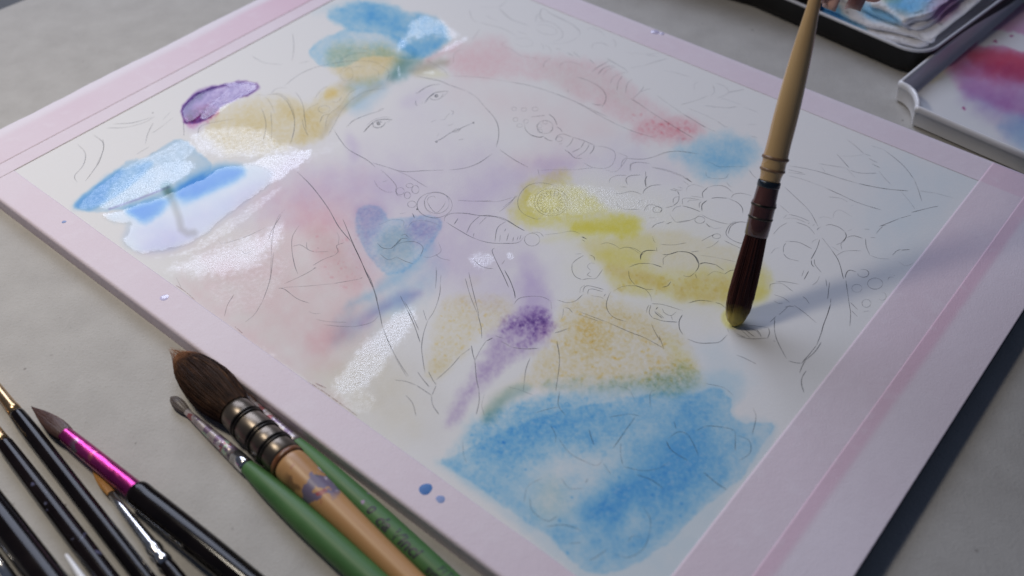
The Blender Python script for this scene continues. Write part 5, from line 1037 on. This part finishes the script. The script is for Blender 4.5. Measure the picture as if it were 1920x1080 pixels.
# hand frame: A runs from the knuckles to the wrist (right, up and away from the board), Bk is the back of the hand
wrist = PD(1790, -330, .345) ; kn = PD(1640, -190, .350)
def v3(x): return np.asarray(x, float)
dh = float(depth_of(GR))
GT = lambda x, y, dz=0.0: PD(x, y, dh + dz)
chains = {
 'index': [GT(1668, -235, -.004), GT(1610, -215, -.022), GT(1560, -130, -.020), GT(1534, -52, -.0085)],
 'middle': [GT(1690, -220, .004), GT(1640, -190, -.018), GT(1582, -115, -.014), GT(1548, -38, .004)],
 'ring': [GT(1712, -205, .012), GT(1676, -150, -.004), GT(1612, -80, .000), GT(1582, -6, .006)],
 'little': [GT(1734, -190, .020), GT(1708, -130, .008), GT(1660, -70, .008), GT(1622, 3, .010)],
 'thumb': [GT(1720, -300, .024), GT(1660, -270, .026), GT(1590, -180, .024), GT(1540, -92, .0075)],
}
rad = {'index': [.0100, .0088, .0078, .0062], 'middle': [.0102, .0090, .0079, .0062], 'ring': [.0098, .0084, .0074, .0060], 'little': [.0090, .0074, .0066, .0054], 'thumb': [.0125, .0108, .0096, .0078]}
W0 = GT(1850, -330, .030); W1 = GT(2120, -430, .06); W2 = GT(2700, -600, .12); PALM_ = GT(1760, -255, .014)
verts = [W0, W1, W2, PALM_]; edges = [(0, 1), (1, 2), (0, 3)]; rs = [(.022, .017), (.027, .023), (.038, .034), (.022, .015)]
for nme, ch in chains.items():
    prev = 3
    for p_, r_ in zip(ch, rad[nme]):
        verts.append(p_); rs.append((r_, r_)); edges.append((prev, len(verts) - 1)); prev = len(verts) - 1
me = bpy.data.meshes.new("hand"); me.from_pydata([tuple(map(float, v)) for v in verts], edges, []); me.update()
ho = bpy.data.objects.new("hand", me); COL.objects.link(ho)
sk = ho.modifiers.new("skin", 'SKIN'); sk.use_smooth_shade = True
if not me.skin_vertices: me.attributes
for i, sv in enumerate(me.skin_vertices[0].data): sv.radius = rs[i]; sv.use_root = (i == 0)
sb = ho.modifiers.new("sub", 'SUBSURF'); sb.levels = 2; sb.render_levels = 2
bpy.context.view_layer.update()
dg = bpy.context.evaluated_depsgraph_get(); m2 = bpy.data.meshes.new_from_object(ho.evaluated_get(dg)); m2.name = "hand_skin"
bpy.data.objects.remove(ho)
m2.materials.clear(); m2.materials.append(SKIN); m2.polygons.foreach_set('use_smooth', [True] * len(m2.polygons))
hr = empty("person", tuple(map(float, W0)), "painter's hand coming in from the top right, fingertips holding the brush", "person"); bpy.context.view_layer.update()
hb = bpy.data.objects.new("hand", m2); COL.objects.link(hb); hb.parent = hr; hb.matrix_parent_inverse = hr.matrix_world.inverted()
# nails on the far joints
for nme, ch in chains.items():
    a_, b_ = v3(ch[-2]), v3(ch[-1]); ax = (b_ - a_) / np.linalg.norm(b_ - a_); r_ = rad[nme][-1]
    out = a_ - v3(PALM_); base = v3(ch[-3]) - a_; bk = -(v3(ch[-3]) + b_ - 2 * a_); bk -= ax * (bk @ ax); bk /= np.linalg.norm(bk) + 1e-9
    sd = np.cross(ax, bk); c_ = b_ + ax * .002 + bk * 0; vs = []; fs = []
    for i in range(6):
        for j in range(7):
            s = -.006 + i * .0018; an = (j - 3) / 3 * .85; k = r_ * (1.03 if i < 5 else .98)
            vs.append(c_ + ax * s + bk * k * math.cos(an) + sd * k * math.sin(an))
    for i in range(5):
        for j in range(6): p_ = i * 7 + j; fs.append((p_, p_ + 1, p_ + 8, p_ + 7))
    o = link("fingernail", vs, fs, NAIL, hb); o.matrix_parent_inverse = hb.matrix_world.inverted()
    sol = o.modifiers.new("t", 'SOLIDIFY'); sol.thickness = .0005
# sleeve over the forearm, outside the picture
SL = simple("dark_sleeve", (.04, .045, .06), (.07, .075, .09), 200, .9, spec=.2).m
bpy.context.view_layer.update()
a_, b_ = v3(W1), v3(W2); d_ = b_ - a_; L_ = np.linalg.norm(d_); d_ /= L_; up_ = np.array([0, 0, 1.0]); s1 = np.cross(d_, up_); s1 /= np.linalg.norm(s1); s2 = np.cross(s1, d_); vs = []; fs = []; n = 32
prof = [(.3, .026), (.3, .034), (.305, .036), (.5, .038), (.75, .044), (1.0, .048), (1.3, .052)]
for k, r_ in prof:
    for i in range(n):
        an = 2 * math.pi * i / n; rr = r_ * (1 + .03 * math.sin(5 * an + k * 9)); vs.append(a_ + d_ * L_ * k + s1 * rr * math.cos(an) + s2 * rr * math.sin(an))
for i in range(len(prof) - 1):
    for k in range(n): j = (k + 1) % n; fs.append((i * n + k, i * n + j, (i + 1) * n + j, (i + 1) * n + k))
o = link("sleeve", vs, fs, SL, hr); o.matrix_parent_inverse = hr.matrix_world.inverted()
